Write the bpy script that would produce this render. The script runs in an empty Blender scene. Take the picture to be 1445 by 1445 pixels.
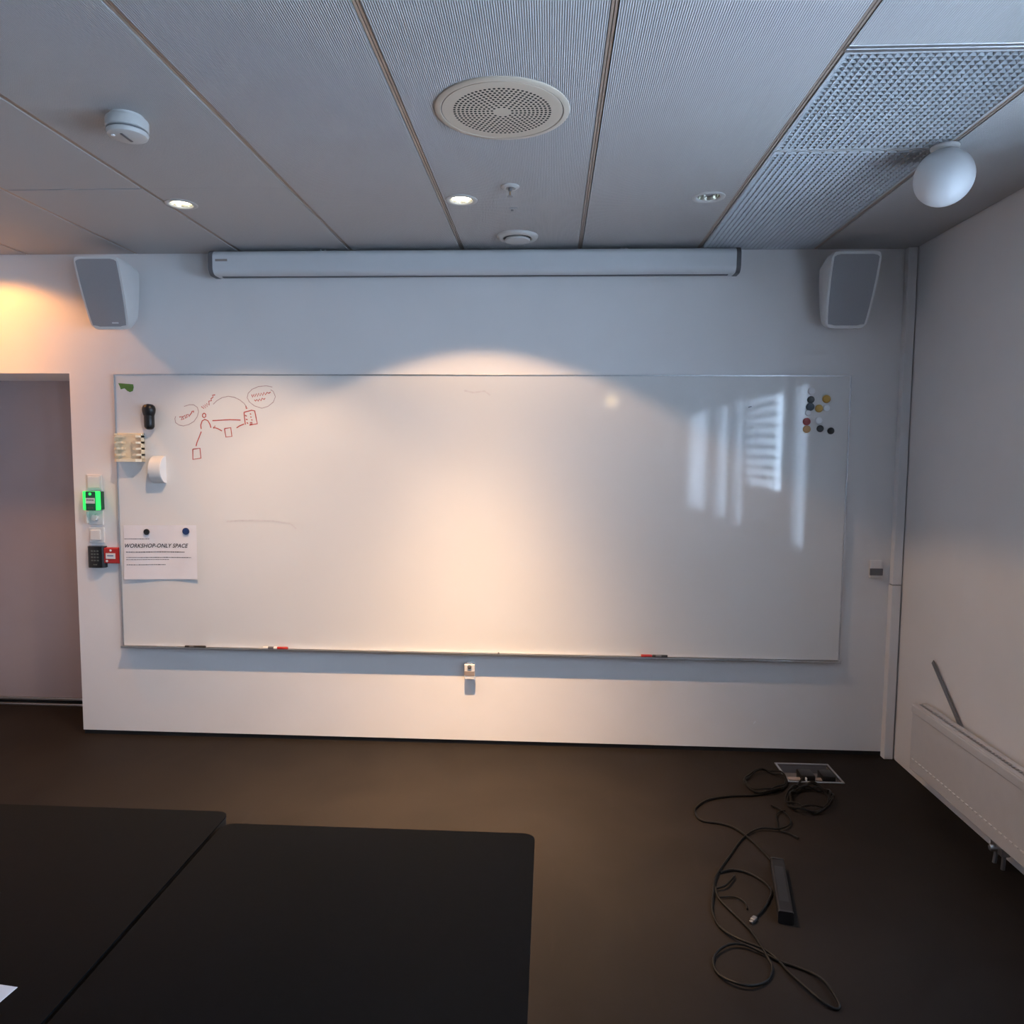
import bpy, bmesh, math, random
from mathutils import Vector, Matrix
random.seed(7)
scene = bpy.context.scene
COL = scene.collection
PI = math.pi

# ------------------------------------------------------------------ camera
cam_data = bpy.data.cameras.new('camera')
cam = bpy.data.objects.new('camera', cam_data)
COL.objects.link(cam)
cam_data.sensor_width = 36.0
cam_data.sensor_fit = 'HORIZONTAL'
cam_data.lens = 36.0 * 1040.0 / 1445.0
cam_data.clip_start = 0.05
_r = Vector((0.99861849, 0.05203739, 0.00729564))
_u = Vector((-0.01142237, 0.07945224, 0.99677323))
_f = Vector((-0.05128982, 0.99547951, -0.07993686))
cam.matrix_world = Matrix(((_r.x, _u.x, -_f.x, 0.0), (_r.y, _u.y, -_f.y, -3.949),
                           (_r.z, _u.z, -_f.z, 1.611), (0, 0, 0, 1)))
scene.camera = cam

# ------------------------------------------------------------------ world (overcast, bluish dusk daylight)
WORLD_STRENGTH = 25.0
world = bpy.data.worlds.new('world')
scene.world = world
world.use_nodes = True
bg = world.node_tree.nodes['Background']
bg.inputs['Color'].default_value = (0.60, 0.76, 1.0, 1)
bg.inputs['Strength'].default_value = WORLD_STRENGTH

# ------------------------------------------------------------------ exposure
scene.view_settings.view_transform = 'Standard'
scene.view_settings.look = 'None'
scene.view_settings.gamma = 1.0
scene.view_settings.use_curve_mapping = False
scene.view_settings.exposure = 0.08

H = 2.66          # ceiling height
XR = 1.845        # right wall
XL = -3.52        # left wall
YB = -10.60        # rear wall
# (y0, y1, sill height) of the windows along the right wall
WINDOWS = [(-1.88, -1.51, .90), (-3.24, -2.10, 1.28), (-3.66, -3.30, .90), (-4.46, -3.94, .90), (-6.12, -5.00, .90)]
WZ1 = 2.16

# daylight portals in the window openings
for i, (y0, y1, WZ0) in enumerate(WINDOWS):
    ld = bpy.data.lights.new('window_portal', 'AREA')
    ld.shape = 'RECTANGLE'
    ld.size = WZ1 - WZ0
    ld.size_y = y1 - y0
    ld.cycles.is_portal = True
    lo = bpy.data.objects.new('window_portal', ld)
    lo.location = (XR + 0.16, (y0 + y1) / 2, (WZ0 + WZ1) / 2)
    lo.rotation_euler = (0, PI / 2, 0)
    COL.objects.link(lo)

# lamp light levels (the lamps themselves are built further down)
LAMP_CENTRE = 41.0
LAMP_LEFT = 35.0
LAMP_DOOR = 25.0


# ------------------------------------------------------------------ materials
def mat(name, col, rough=0.5, metal=0.0, spec=0.5, noise=0.0, nscale=20.0, bump=0.0, bscale=200.0,
        emit=None, estr=0.0, coat=0.0, trans=0.0):
    m = bpy.data.materials.new(name)
    m.use_nodes = True
    nt = m.node_tree
    b = nt.nodes['Principled BSDF']
    b.inputs['Base Color'].default_value = (*col, 1)
    b.inputs['Roughness'].default_value = rough
    b.inputs['Metallic'].default_value = metal
    b.inputs['Specular IOR Level'].default_value = spec
    b.inputs['Coat Weight'].default_value = coat
    if emit:
        b.inputs['Emission Color'].default_value = (*emit, 1)
        b.inputs['Emission Strength'].default_value = estr
    tc = nt.nodes.new('ShaderNodeTexCoord')
    if noise > 0:
        n = nt.nodes.new('ShaderNodeTexNoise')
        n.inputs['Scale'].default_value = nscale
        n.inputs['Detail'].default_value = 5
        nt.links.new(tc.outputs['Object'], n.inputs['Vector'])
        r = nt.nodes.new('ShaderNodeMapRange')
        r.inputs['From Min'].default_value = 0.3
        r.inputs['From Max'].default_value = 0.7
        r.inputs['To Min'].default_value = 1 - noise
        r.inputs['To Max'].default_value = 1 + noise
        nt.links.new(n.outputs['Fac'], r.inputs['Value'])
        mx = nt.nodes.new('ShaderNodeMix')
        mx.data_type = 'RGBA'
        mx.blend_type = 'MULTIPLY'
        mx.inputs['Factor'].default_value = 1
        mx.inputs['A'].default_value = (*col, 1)
        nt.links.new(r.outputs['Result'], mx.inputs['B'])
        nt.links.new(mx.outputs['Result'], b.inputs['Base Color'])
    if bump > 0:
        n = nt.nodes.new('ShaderNodeTexNoise')
        n.inputs['Scale'].default_value = bscale
        n.inputs['Detail'].default_value = 3
        nt.links.new(tc.outputs['Object'], n.inputs['Vector'])
        bp = nt.nodes.new('ShaderNodeBump')
        bp.inputs['Strength'].default_value = bump
        bp.inputs['Distance'].default_value = 0.002
        nt.links.new(n.outputs['Fac'], bp.inputs['Height'])
        nt.links.new(bp.outputs['Normal'], b.inputs['Normal'])
    return m


M = {}
M['wall'] = mat('painted_wall', (0.82, 0.80, 0.795), 0.75, spec=0.3, noise=0.02, nscale=3, bump=0.12, bscale=350)
M['plinth'] = mat('black_plinth', (0.012, 0.011, 0.011), 0.7)
M['slab'] = mat('ceiling_void', (0.03, 0.03, 0.03), 0.9)
M['profile'] = mat('ceiling_profile', (0.42, 0.33, 0.27), 0.4, metal=0.3, noise=0.05)
M['alu'] = mat('brushed_aluminium', (0.55, 0.56, 0.58), 0.32, metal=0.9, noise=0.05, nscale=60)
M['steel'] = mat('grey_steel', (0.30, 0.30, 0.31), 0.35, metal=0.8, noise=0.04)
M['board'] = mat('enamel_board', (0.76, 0.75, 0.74), 0.06, spec=0.5, noise=0.012, nscale=2.5)
M['white_plastic'] = mat('white_plastic', (0.74, 0.73, 0.72), 0.4, noise=0.015)
M['holder'] = mat('warm_lit_white_plastic', (0.80, 0.70, 0.52), 0.45, noise=0.015)  # white plastic; the door lamp's warm light is put into the colour
M['ceiling_white'] = mat('greyer_white_plastic', (0.56, 0.555, 0.54), 0.45, noise=0.015)  # white plastic in a darker tone, for the ceiling devices
M['white_gloss'] = mat('white_lacquer', (0.66, 0.68, 0.70), 0.28, noise=0.01)
M['cream'] = mat('cream_enamel', (0.60, 0.51, 0.41), 0.45, noise=0.02)
M['beige'] = mat('beige_plate', (0.30, 0.25, 0.23), 0.5, noise=0.04)
M['grille'] = mat('grey_speaker_cloth', (0.33, 0.33, 0.345), 0.8, noise=0.04, nscale=300, bump=0.3, bscale=900)
M['cap'] = mat('dark_grey_plastic', (0.13, 0.13, 0.14), 0.5, noise=0.03)
M['black'] = mat('black_plastic', (0.010, 0.010, 0.011), 0.38, noise=0.05)
M['strip'] = mat('charcoal_plastic', (0.009, 0.009, 0.010), 0.5, spec=0.3, noise=0.05)
M['cable'] = mat('black_rubber', (0.0035, 0.0034, 0.0036), 0.5, spec=0.25, noise=0.1)
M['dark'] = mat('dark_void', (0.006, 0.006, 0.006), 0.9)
M['red'] = mat('red_plastic', (0.42, 0.018, 0.016), 0.4, noise=0.03)
M['green'] = mat('green_plastic', (0.012, 0.10, 0.055), 0.4, noise=0.03)
M['green_glow'] = mat('green_light', (0.02, 0.6, 0.12), 0.4, emit=(0.03, 1.0, 0.12), estr=1.1)
M['label'] = mat('white_label', (0.72, 0.74, 0.76), 0.6, noise=0.01)
M['blue_ink'] = mat('blue_ink', (0.03, 0.07, 0.25), 0.6)
M['ink'] = mat('black_ink', (0.02, 0.02, 0.03), 0.7)
M['greyink'] = mat('grey_ink', (0.10, 0.10, 0.12), 0.7)
M['key'] = mat('key_print', (0.10, 0.11, 0.10), 0.6)
M['paper'] = mat('paper', (0.80, 0.79, 0.84), 0.7, noise=0.02, nscale=12, bump=0.1, bscale=30)
M['tape'] = mat('green_tape', (0.085, 0.22, 0.045), 0.6, noise=0.12, nscale=60)
M['redmark'] = mat('red_marker_ink', (0.48, 0.085, 0.07), 0.6, noise=0.15, nscale=120)
M['faintmark'] = mat('worn_marker_ink', (0.42, 0.32, 0.33), 0.6, noise=0.2, nscale=120)
M['smudge'] = mat('smudged_ink', (0.68, 0.65, 0.645), 0.35, noise=0.05, nscale=80)
M['mag_white'] = mat('white_magnet', (0.90, 0.91, 0.93), 0.35, noise=0.02)
M['mag_black'] = mat('black_magnet', (0.012, 0.012, 0.014), 0.4, noise=0.03)
M['mag_blue'] = mat('blue_magnet', (0.012, 0.035, 0.13), 0.4, noise=0.03)
M['mag_teal'] = mat('slate_magnet', (0.035, 0.055, 0.075), 0.4, noise=0.03)
M['mag_red'] = mat('red_magnet', (0.33, 0.03, 0.03), 0.4, noise=0.03)
M['mag_orange'] = mat('orange_magnet', (0.55, 0.30, 0.10), 0.4, noise=0.03)
M['mag_yellow'] = mat('yellow_magnet', (0.50, 0.28, 0.03), 0.4, noise=0.03)
M['door'] = mat('satin_door', (0.40, 0.355, 0.37), 0.38, spec=0.5, noise=0.02, nscale=5)
M['radiator'] = mat('radiator_enamel', (0.62, 0.60, 0.60), 0.4, noise=0.02)
M['globe'] = mat('opal_globe', (0.78, 0.79, 0.80), 0.35, noise=0.01)
M['louvre'] = mat('louvre_metal', (0.50, 0.52, 0.54), 0.55, metal=0.0, spec=0.3, noise=0.03)
M['lamp_on'] = mat('lit_lamp', (0.9, 0.85, 0.7), 0.5, emit=(1.0, 0.92, 0.72), estr=14.0)
M['lamp_warm'] = mat('lit_warm_lamp', (0.9, 0.8, 0.6), 0.5, emit=(1.0, 0.75, 0.4), estr=12.0)
M['lamp_off'] = mat('unlit_lamp', (0.32, 0.32, 0.34), 0.25, noise=0.05)
M['reflector'] = mat('lamp_reflector', (0.62, 0.60, 0.52), 0.22, metal=0.9)
M['sill'] = mat('window_frame_paint', (0.55, 0.55, 0.56), 0.45, noise=0.02)
M['slat'] = mat('blind_slat', (0.22, 0.22, 0.23), 0.5, noise=0.02)
M['table'] = mat('dark_table_top', (0.0034, 0.0044, 0.0056), 0.6, spec=0.06, noise=0.08, nscale=90, bump=0.05, bscale=500)
M['tedge'] = mat('black_table_edge', (0.010, 0.010, 0.010), 0.5, noise=0.05)
M['curtain'] = mat('pale_curtain', (0.55, 0.53, 0.52), 0.85, noise=0.04)


def ceiling_material():
    m = mat('ribbed_ceiling_tile', (0.48, 0.475, 0.475), 0.7, spec=0.35)
    nt = m.node_tree
    b = nt.nodes['Principled BSDF']
    tc = nt.nodes.new('ShaderNodeTexCoord')
    w = nt.nodes.new('ShaderNodeTexWave')
    w.wave_type = 'BANDS'
    w.bands_direction = 'X'
    w.wave_profile = 'SIN'
    w.inputs['Scale'].default_value = 52.0     # fine ribs a few millimetres apart
    w.inputs['Distortion'].default_value = 0.6
    w.inputs['Detail'].default_value = 1.0
    nt.links.new(tc.outputs['Object'], w.inputs['Vector'])
    n = nt.nodes.new('ShaderNodeTexNoise')
    n.inputs['Scale'].default_value = 160.0
    nt.links.new(tc.outputs['Object'], n.inputs['Vector'])
    add = nt.nodes.new('ShaderNodeMath')
    add.operation = 'ADD'
    nt.links.new(w.outputs['Fac'], add.inputs[0])
    nt.links.new(n.outputs['Fac'], add.inputs[1])
    bp = nt.nodes.new('ShaderNodeBump')
    bp.inputs['Strength'].default_value = 0.6
    bp.inputs['Distance'].default_value = 0.002
    nt.links.new(add.outputs[0], bp.inputs['Height'])
    nt.links.new(bp.outputs['Normal'], b.inputs['Normal'])
    return m


def floor_material():
    m = mat('dark_vinyl_floor', (0.014, 0.012, 0.011), 0.6, spec=0.10)
    nt = m.node_tree
    b = nt.nodes['Principled BSDF']
    tc = nt.nodes.new('ShaderNodeTexCoord')
    n = nt.nodes.new('ShaderNodeTexNoise')
    n.inputs['Scale'].default_value = 2.2
    n.inputs['Detail'].default_value = 7
    n.inputs['Distortion'].default_value = 0.6
    nt.links.new(tc.outputs['Object'], n.inputs['Vector'])
    cr = nt.nodes.new('ShaderNodeValToRGB')
    cr.color_ramp.elements[0].position = 0.32
    cr.color_ramp.elements[0].color = (0.0140, 0.0114, 0.0102, 1)
    cr.color_ramp.elements[1].position = 0.70
    cr.color_ramp.elements[1].color = (0.0190, 0.0156, 0.0138, 1)
    nt.links.new(n.outputs['Fac'], cr.inputs['Fac'])
    # scuffs: stretched streaks
    mp = nt.nodes.new('ShaderNodeMapping')
    mp.inputs['Scale'].default_value = (14, 2.2, 1)
    mp.inputs['Rotation'].default_value = (0, 0, 0.5)
    nt.links.new(tc.outputs['Object'], mp.inputs['Vector'])
    n2 = nt.nodes.new('ShaderNodeTexNoise')
    n2.inputs['Scale'].default_value = 1.6
    n2.inputs['Detail'].default_value = 4
    nt.links.new(mp.outputs['Vector'], n2.inputs['Vector'])
    mr = nt.nodes.new('ShaderNodeMapRange')
    mr.inputs['From Min'].default_value = 0.60
    mr.inputs['From Max'].default_value = 0.78
    mr.inputs['To Min'].default_value = 0.0
    mr.inputs['To Max'].default_value = 0.35
    nt.links.new(n2.outputs['Fac'], mr.inputs['Value'])
    mx = nt.nodes.new('ShaderNodeMix')
    mx.data_type = 'RGBA'
    mx.inputs['B'].default_value = (0.022, 0.018, 0.0155, 1)
    nt.links.new(mr.outputs['Result'], mx.inputs['Factor'])
    nt.links.new(cr.outputs['Color'], mx.inputs['A'])
    nt.links.new(mx.outputs['Result'], b.inputs['Base Color'])
    n3 = nt.nodes.new('ShaderNodeTexNoise')
    n3.inputs['Scale'].default_value = 260
    nt.links.new(tc.outputs['Object'], n3.inputs['Vector'])
    bp = nt.nodes.new('ShaderNodeBump')
    bp.inputs['Strength'].default_value = 0.15
    bp.inputs['Distance'].default_value = 0.001
    nt.links.new(n3.outputs['Fac'], bp.inputs['Height'])
    nt.links.new(bp.outputs['Normal'], b.inputs['Normal'])
    return m


def pane_material():
    m = bpy.data.materials.new('window_glass')
    m.use_nodes = True
    nt = m.node_tree
    nt.nodes.clear()
    out = nt.nodes.new('ShaderNodeOutputMaterial')
    t = nt.nodes.new('ShaderNodeBsdfTransparent')
    t.inputs['Color'].default_value = (0.93, 0.96, 0.97, 1)
    g = nt.nodes.new('ShaderNodeBsdfGlossy')
    g.inputs['Roughness'].default_value = 0.02
    mx = nt.nodes.new('ShaderNodeMixShader')
    mx.inputs['Fac'].default_value = 0.06
    nt.links.new(t.outputs[0], mx.inputs[1])
    nt.links.new(g.outputs[0], mx.inputs[2])
    nt.links.new(mx.outputs[0], out.inputs['Surface'])
    return m


M['tile'] = ceiling_material()
M['floor'] = floor_material()
M['pane'] = pane_material()


# ------------------------------------------------------------------ mesh builder
class MB:
    def __init__(self):
        self.bm = bmesh.new()

    def box(self, x0, x1, y0, y1, z0, z1, bevel=0.0, seg=2, mtx=None):
        r = bmesh.ops.create_cube(self.bm, size=1.0)
        vs = r['verts']
        for v in vs:
            v.co = Vector((x0 + (v.co.x + .5) * (x1 - x0), y0 + (v.co.y + .5) * (y1 - y0), z0 + (v.co.z + .5) * (z1 - z0)))
        if bevel > 0:
            es = list({e for v in vs for e in v.link_edges})
            r2 = bmesh.ops.bevel(self.bm, geom=es, offset=bevel, segments=seg, affect='EDGES', profile=0.5)
            vs = list({v for f in r2['faces'] for v in f.verts} | {v for v in vs if v.is_valid})
        if mtx is not None:
            for v in vs:
                v.co = mtx @ v.co
        return self

    def lathe(self, prof, n=32, mtx=None, cap=True):
        """profile [(r, z)...] revolved about z"""
        rings = []
        for (r, z) in prof:
            if r <= 1e-6:
                rings.append([self.bm.verts.new((0, 0, z))])
            else:
                rings.append([self.bm.verts.new((r * math.cos(2 * PI * i / n), r * math.sin(2 * PI * i / n), z)) for i in range(n)])
        for a, b in zip(rings[:-1], rings[1:]):
            for i in range(n):
                j = (i + 1) % n
                if len(a) == 1 and len(b) == 1:
                    continue
                if len(a) == 1:
                    self.bm.faces.new((a[0], b[j], b[i]))
                elif len(b) == 1:
                    self.bm.faces.new((a[i], a[j], b[0]))
                else:
                    self.bm.faces.new((a[i], a[j], b[j], b[i]))
        if cap:
            if len(rings[0]) > 1:
                self.bm.faces.new(list(reversed(rings[0])))
            if len(rings[-1]) > 1:
                self.bm.faces.new(rings[-1])
        if mtx is not None:
            for rg in rings:
                for v in rg:
                    v.co = mtx @ v.co
        return self

    def tube(self, pts, r, n=8, smooth=3):
        P = [Vector(p) for p in pts]
        if smooth > 1 and len(P) > 2:
            Q = []
            for i in range(len(P) - 1):
                p0 = P[max(i - 1, 0)]; p1 = P[i]; p2 = P[i + 1]; p3 = P[min(i + 2, len(P) - 1)]
                for k in range(smooth):
                    t = k / smooth
                    Q.append(0.5 * ((2 * p1) + (p2 - p0) * t + (2 * p0 - 5 * p1 + 4 * p2 - p3) * t * t + (3 * p1 - p0 - 3 * p2 + p3) * t ** 3))
            Q.append(P[-1])
            P = Q
        rings = []
        up = Vector((0, 0, 1))
        for i, p in enumerate(P):
            d = (P[min(i + 1, len(P) - 1)] - P[max(i - 1, 0)]).normalized()
            ref = up if abs(d.z) < 0.9 else Vector((1, 0, 0))
            a = d.cross(ref).normalized()
            b = a.cross(d).normalized()
            rings.append([self.bm.verts.new(p + r * (math.cos(2 * PI * k / n) * a + math.sin(2 * PI * k / n) * b)) for k in range(n)])
        for A, B in zip(rings[:-1], rings[1:]):
            for k in range(n):
                j = (k + 1) % n
                self.bm.faces.new((A[k], B[k], B[j], A[j]))
        self.bm.faces.new(rings[0])
        self.bm.faces.new(list(reversed(rings[-1])))
        return self

    def prism(self, outline, fn0, fn1):
        """closed outline of 2D points; fn maps (a,b) to 3D for each of the two caps"""
        A = [self.bm.verts.new(fn0(a, b)) for a, b in outline]
        B = [self.bm.verts.new(fn1(a, b)) for a, b in outline]
        n = len(A)
        self.bm.faces.new(A)
        self.bm.faces.new(list(reversed(B)))
        for i in range(n):
            j = (i + 1) % n
            self.bm.faces.new((A[i], B[i], B[j], A[j]))
        return self

    def quad(self, *pts):
        self.bm.faces.new([self.bm.verts.new(p) for p in pts])
        return self

    def ribbon_xz(self, pts, w, y, t=0.0006):
        """flat pen stroke on the board: polyline in (x, z), width w, at depth y"""
        P = [Vector((a, b)) for a, b in pts]
        L = []
        R = []
        for i, p in enumerate(P):
            d = P[min(i + 1, len(P) - 1)] - P[max(i - 1, 0)]
            if d.length < 1e-6:
                d = Vector((1, 0))
            d.normalize()
            nrm = Vector((-d.y, d.x)) * w / 2
            L.append(p + nrm)
            R.append(p - nrm)
        for i in range(len(P) - 1):
            c = [L[i], L[i + 1], R[i + 1], R[i]]
            self.quad(*[(q.x, y, q.y) for q in c])
        return self

    def build(self, name, material, parent=None, smooth=False, local=False, bake=None):
        bm = self.bm
        bmesh.ops.recalc_face_normals(bm, faces=bm.faces)
        me = bpy.data.meshes.new(name)
        off = Vector((0, 0, 0))
        if parent is not None and not local:
            p = parent
            while p is not None:
                off += p.location
                p = p.parent
        o = None
        if parent is None and not local:
            # a thing that is one mesh: put its origin at the middle of its base
            xs = [v.co.x for v in bm.verts]; ys = [v.co.y for v in bm.verts]; zs = [v.co.z for v in bm.verts]
            off = Vector(((min(xs) + max(xs)) / 2, (min(ys) + max(ys)) / 2, min(zs)))
        for v in bm.verts:
            v.co -= off
        bm.to_mesh(me)
        bm.free()
        if smooth:
            for p in me.polygons:
                p.use_smooth = True
            me.set_sharp_from_angle(angle=math.radians(38))
        me.materials.append(material)
        o = bpy.data.objects.new(name, me)
        COL.objects.link(o)
        if parent is not None:
            o.parent = parent
        elif not local:
            o.location = off
        return o


def tag(o, label, cat, group=None):
    o['label'] = label
    o['category'] = cat
    if group:
        o['group'] = group
    return o


def thing(name, label, cat, loc, group=None):
    o = bpy.data.objects.new(name, None)
    o.empty_display_size = 0.05
    COL.objects.link(o)
    o.location = loc
    return tag(o, label, cat, group)


def struct_empty(name, loc, label=None):
    o = bpy.data.objects.new(name, None)
    o.empty_display_size = 0.05
    COL.objects.link(o)
    o.location = loc
    o['kind'] = 'structure'
    if label:
        o['label'] = label
    return o


def struct(o, label=None):
    o['kind'] = 'structure'
    if label:
        o['label'] = label
    return o


def rounded(w, h, r, n=5, cx=0.0, cy=0.0):
    out = []
    for (sx, sy, a0) in ((1, 1, 0), (-1, 1, 90), (-1, -1, 180), (1, -1, 270)):
        for k in range(n + 1):
            a = math.radians(a0 + 90 * k / n)
            out.append((cx + sx * (w / 2 - r) + r * math.cos(a), cy + sy * (h / 2 - r) + r * math.sin(a)))
    return out


def text_mesh(body, size, shear=0.0, offset=0.0, space=1.0):
    cu = bpy.data.curves.new('lettering', 'FONT')
    cu.body = body
    cu.size = size
    cu.shear = shear
    cu.offset = offset
    cu.space_character = space
    ob = bpy.data.objects.new('lettering', cu)
    COL.objects.link(ob)
    dg = bpy.context.evaluated_depsgraph_get()
    me = bpy.data.meshes.new_from_object(ob.evaluated_get(dg))
    bpy.data.objects.remove(ob)
    return me


# ================================================================== THE SETTING
# floor, with an opening for the floor box
FBX0, FBX1, FBY0, FBY1 = 1.188, 1.464, -0.364, -0.140
b = MB()
xs = [XL - .2, FBX0 + .012, FBX1 - .012, XR + .3]
ys = [YB, FBY0 + .012, FBY1 - .012, 0.50]
for i in range(3):
    for j in range(3):
        if i == 1 and j == 1:
            continue
        b.box(xs[i], xs[i + 1], ys[j], ys[j + 1], -0.08, 0.0)
bmesh.ops.remove_doubles(b.bm, verts=b.bm.verts, dist=1e-5)
struct(b.build('floor', M['floor']), 'dark brown vinyl floor')

# walls
DOOR_X0, DOOR_X1, DOOR_Z = -3.51, -2.635, 2.027
b = MB()
b.box(DOOR_X1, XR + .3, 0.0, 0.52, 0.025, 2.80)
b.box(XL - .2, DOOR_X0, 0.0, 0.52, 0.025, 2.80)
b.box(DOOR_X0, DOOR_X1, 0.0, 0.52, DOOR_Z, 2.80)
b.box(DOOR_X0, DOOR_X1, 0.48, 0.52, 0.0, DOOR_Z)
struct(b.build('wall_back', M['wall']), 'white painted wall behind the whiteboard')
b = MB()
b.box(DOOR_X1 + .004, XR, 0.006, 0.5, 0.0, 0.025)
b.box(XL - .15, DOOR_X0, 0.004, 0.5, 0.0, 0.025)
struct(b.build('baseboard_back', M['plinth']), 'thin black plinth under the white wall')
# right wall with window openings
b = MB()
edges = [YB]
for (y0, y1, _z) in sorted(WINDOWS):
    edges += [y0, y1]
edges.append(0.0)
for k in range(0, len(edges), 2):
    b.box(XR, XR + .3, edges[k], edges[k + 1], -0.02, 2.80)
for (y0, y1, WZ0) in WINDOWS:
    b.box(XR, XR + .3, y0, y1, -0.02, WZ0)
    b.box(XR, XR + .3, y0, y1, WZ1, 2.80)
struct(b.build('wall_right', M['wall']), 'white painted wall above the radiator')
b = MB()
b.box(XL - .2, XL, YB, 0.0, -0.02, 2.80)
struct(b.build('wall_left', M['wall']))
b = MB()
b.box(XL - .2, XR + .3, YB - .2, YB, -0.02, 2.80)
struct(b.build('wall_rear', M['wall']))

# windows on the right wall (seen only as reflections in the board)
for i, (y0, y1, WZ0) in enumerate(WINDOWS):
    w = struct_empty('window_%d' % (i + 1), (XR + .1, (y0 + y1) / 2, WZ0), 'window with a pale frame in the right wall')
    f = MB()
    x0, x1 = XR + .004, XR + .05
    t = .035
    f.box(x0, x1, y0, y0 + t, WZ0, WZ1, .004)
    f.box(x0, x1, y1 - t, y1, WZ0, WZ1, .004)
    f.box(x0, x1, y0 + t, y1 - t, WZ0, WZ0 + t, .004)
    f.box(x0, x1, y0 + t, y1 - t, WZ1 - t, WZ1, .004)
    f.build('window_frame', M['sill'], w)
    MB().box(XR + .022, XR + .028, y0 + t, y1 - t, WZ0 + t, WZ1 - t).build('pane', M['pane'], w)
    MB().box(XR - .05, XR + .004, y0 - .02, y1 + .02, WZ0 - .025, WZ0, .004).build('window_sill', M['sill'], w)
    if i == 1:
        zb = WZ0 + .03
        z = WZ1 - .04
        me0 = None
        while z > zb:
            if me0 is None:
                s = MB()
                m4 = Matrix.Translation((0, 0, 0)) @ Matrix.Rotation(math.radians(28), 4, 'Y')
                s.box(-.034, .034, -(y1 - y0) / 2 + .05, (y1 - y0) / 2 - .05, -.0008, .0008, mtx=m4)
                o = s.build('slat', M['slat'], w, local=True)
                me0 = o.data
            else:
                o = bpy.data.objects.new('slat', me0)
                COL.objects.link(o)
                o.parent = w
            o.location = (XR - .036 - w.location.x, 0, z - w.location.z)
            z -= .088

# door recess: leaf, threshold
d = struct_empty('door_1', (-3.1, 0.44, 0.0), 'grey satin door set back in the wall opening')
MB().box(DOOR_X0 + .002, DOOR_X1 - .002, 0.44, 0.48, 0.052, DOOR_Z).build('leaf', M['door'], d)
t = MB().box(DOOR_X0 + .002, DOOR_X1 - .002, 0.425, 0.48, 0.0, 0.014, .003)
t.build('threshold', M['alu'], d)
MB().box(DOOR_X0 + .002, DOOR_X1 - .002, 0.432, 0.48, 0.034, 0.050, .003).build('drip_rail', M['alu'], d)
MB().box(DOOR_X0 + .002, DOOR_X1 - .002, 0.445, 0.48, 0.014, 0.034).build('seal', M['dark'], d)

# ceiling: dark void slab, ribbed tiles, profiles between them
SEAMS = [-3.43, -2.831, -2.230, -1.648, -1.054, -0.468, 0.139, 0.745, 1.340]
ceil = struct_empty('ceiling', (-1.2, -3.0, H), 'suspended ceiling of long ribbed panels')
MB().box(XL - .2, XR + .3, YB - .2, 0.52, H + .06, H + .16).build('void', M['slab'], ceil)
G = .011           # half gap
cols = [(XL, SEAMS[0])] + list(zip(SEAMS[:-1], SEAMS[1:])) + [(SEAMS[-1], XR)]
LAMPS = [(-1.587, -.784), (-.383, -.800), (.634, -.804), (-3.0, -.34)]
HOLE = .0455


def tile(x0, x1, y0, y1, holes=()):
    xs = [x0, x1]
    ys = [y0, y1]
    for (hx, hy) in holes:
        xs += [hx - HOLE, hx + HOLE]
        ys += [hy - HOLE, hy + HOLE]
    xs = sorted(xs)
    ys = sorted(ys)
    m = MB()
    for i in range(len(xs) - 1):
        for j in range(len(ys) - 1):
            cx, cy = (xs[i] + xs[i + 1]) / 2, (ys[j] + ys[j + 1]) / 2
            if any(abs(cx - hx) < HOLE and abs(cy - hy) < HOLE for hx, hy in holes):
                continue
            m.box(xs[i], xs[i + 1], ys[j], ys[j + 1], H, H + .018)
    bm = m.bm
    bmesh.ops.remove_doubles(bm, verts=bm.verts, dist=1e-5)
    # drop the inner double faces left between neighbouring cells
    bm.verts.index_update()
    seen = {}
    for f in list(bm.faces):
        k = tuple(sorted(v.index for v in f.verts))
        seen.setdefault(k, []).append(f)
    dele = [f for fs in seen.values() if len(fs) > 1 for f in fs]
    if dele:
        bmesh.ops.delete(bm, geom=dele, context='FACES')
    return m.build('ceiling_tile', M['tile'], ceil)


for ci, (cx0, cx1) in enumerate(cols):
    a, c = cx0 + G, cx1 - G
    if ci == len(cols) - 1:
        c = cx1 - .010
    if ci == 0:
        a = cx0
    yend = -.010
    holes = [l for l in LAMPS if a < l[0] < c]
    if 0.745 - .01 < cx0 < 0.76:
        tile(a, c, -4.30, -1.925)
        tile(a, c, YB, -4.306)
        continue
    if cx0 < -1.6:
        joint = .006 if -2.3 < cx0 < -2.2 else .001
        tile(a, c, -.970 + joint, yend, holes)
        tile(a, c, -3.36, -.970 - joint)
        tile(a, c, YB, -3.366)
    elif cx0 < -1.1 or cx0 < -1.0:
        tile(a, c, -3.36, yend, holes)
        tile(a, c, YB, -3.366)
    else:
        tile(a, c, -3.36, yend, holes)
        tile(a, c, YB, -3.366)
for sx in SEAMS:
    m = MB()
    m.box(sx - .0080, sx - .0012, YB, -.004, H + .0025, H + .030)
    m.box(sx + .0012, sx + .0080, YB, -.004, H + .0025, H + .030)
    m.box(sx - .0012, sx + .0012, YB, -.004, H + .014, H + .030)
    m.build('ceiling_profile', M['profile'], ceil)
m = MB()
m.box(.753, 1.332, -1.925, -1.912, H - .002, H + .02, .002)
m.box(.753, 1.332, -1.908, -1.893, H - .002, H + .02, .002)
m.box(.753, 1.332, -1.913, -1.907, H + .006, H + .02)
m.build('cross_profile', M['alu'], ceil)

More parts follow.
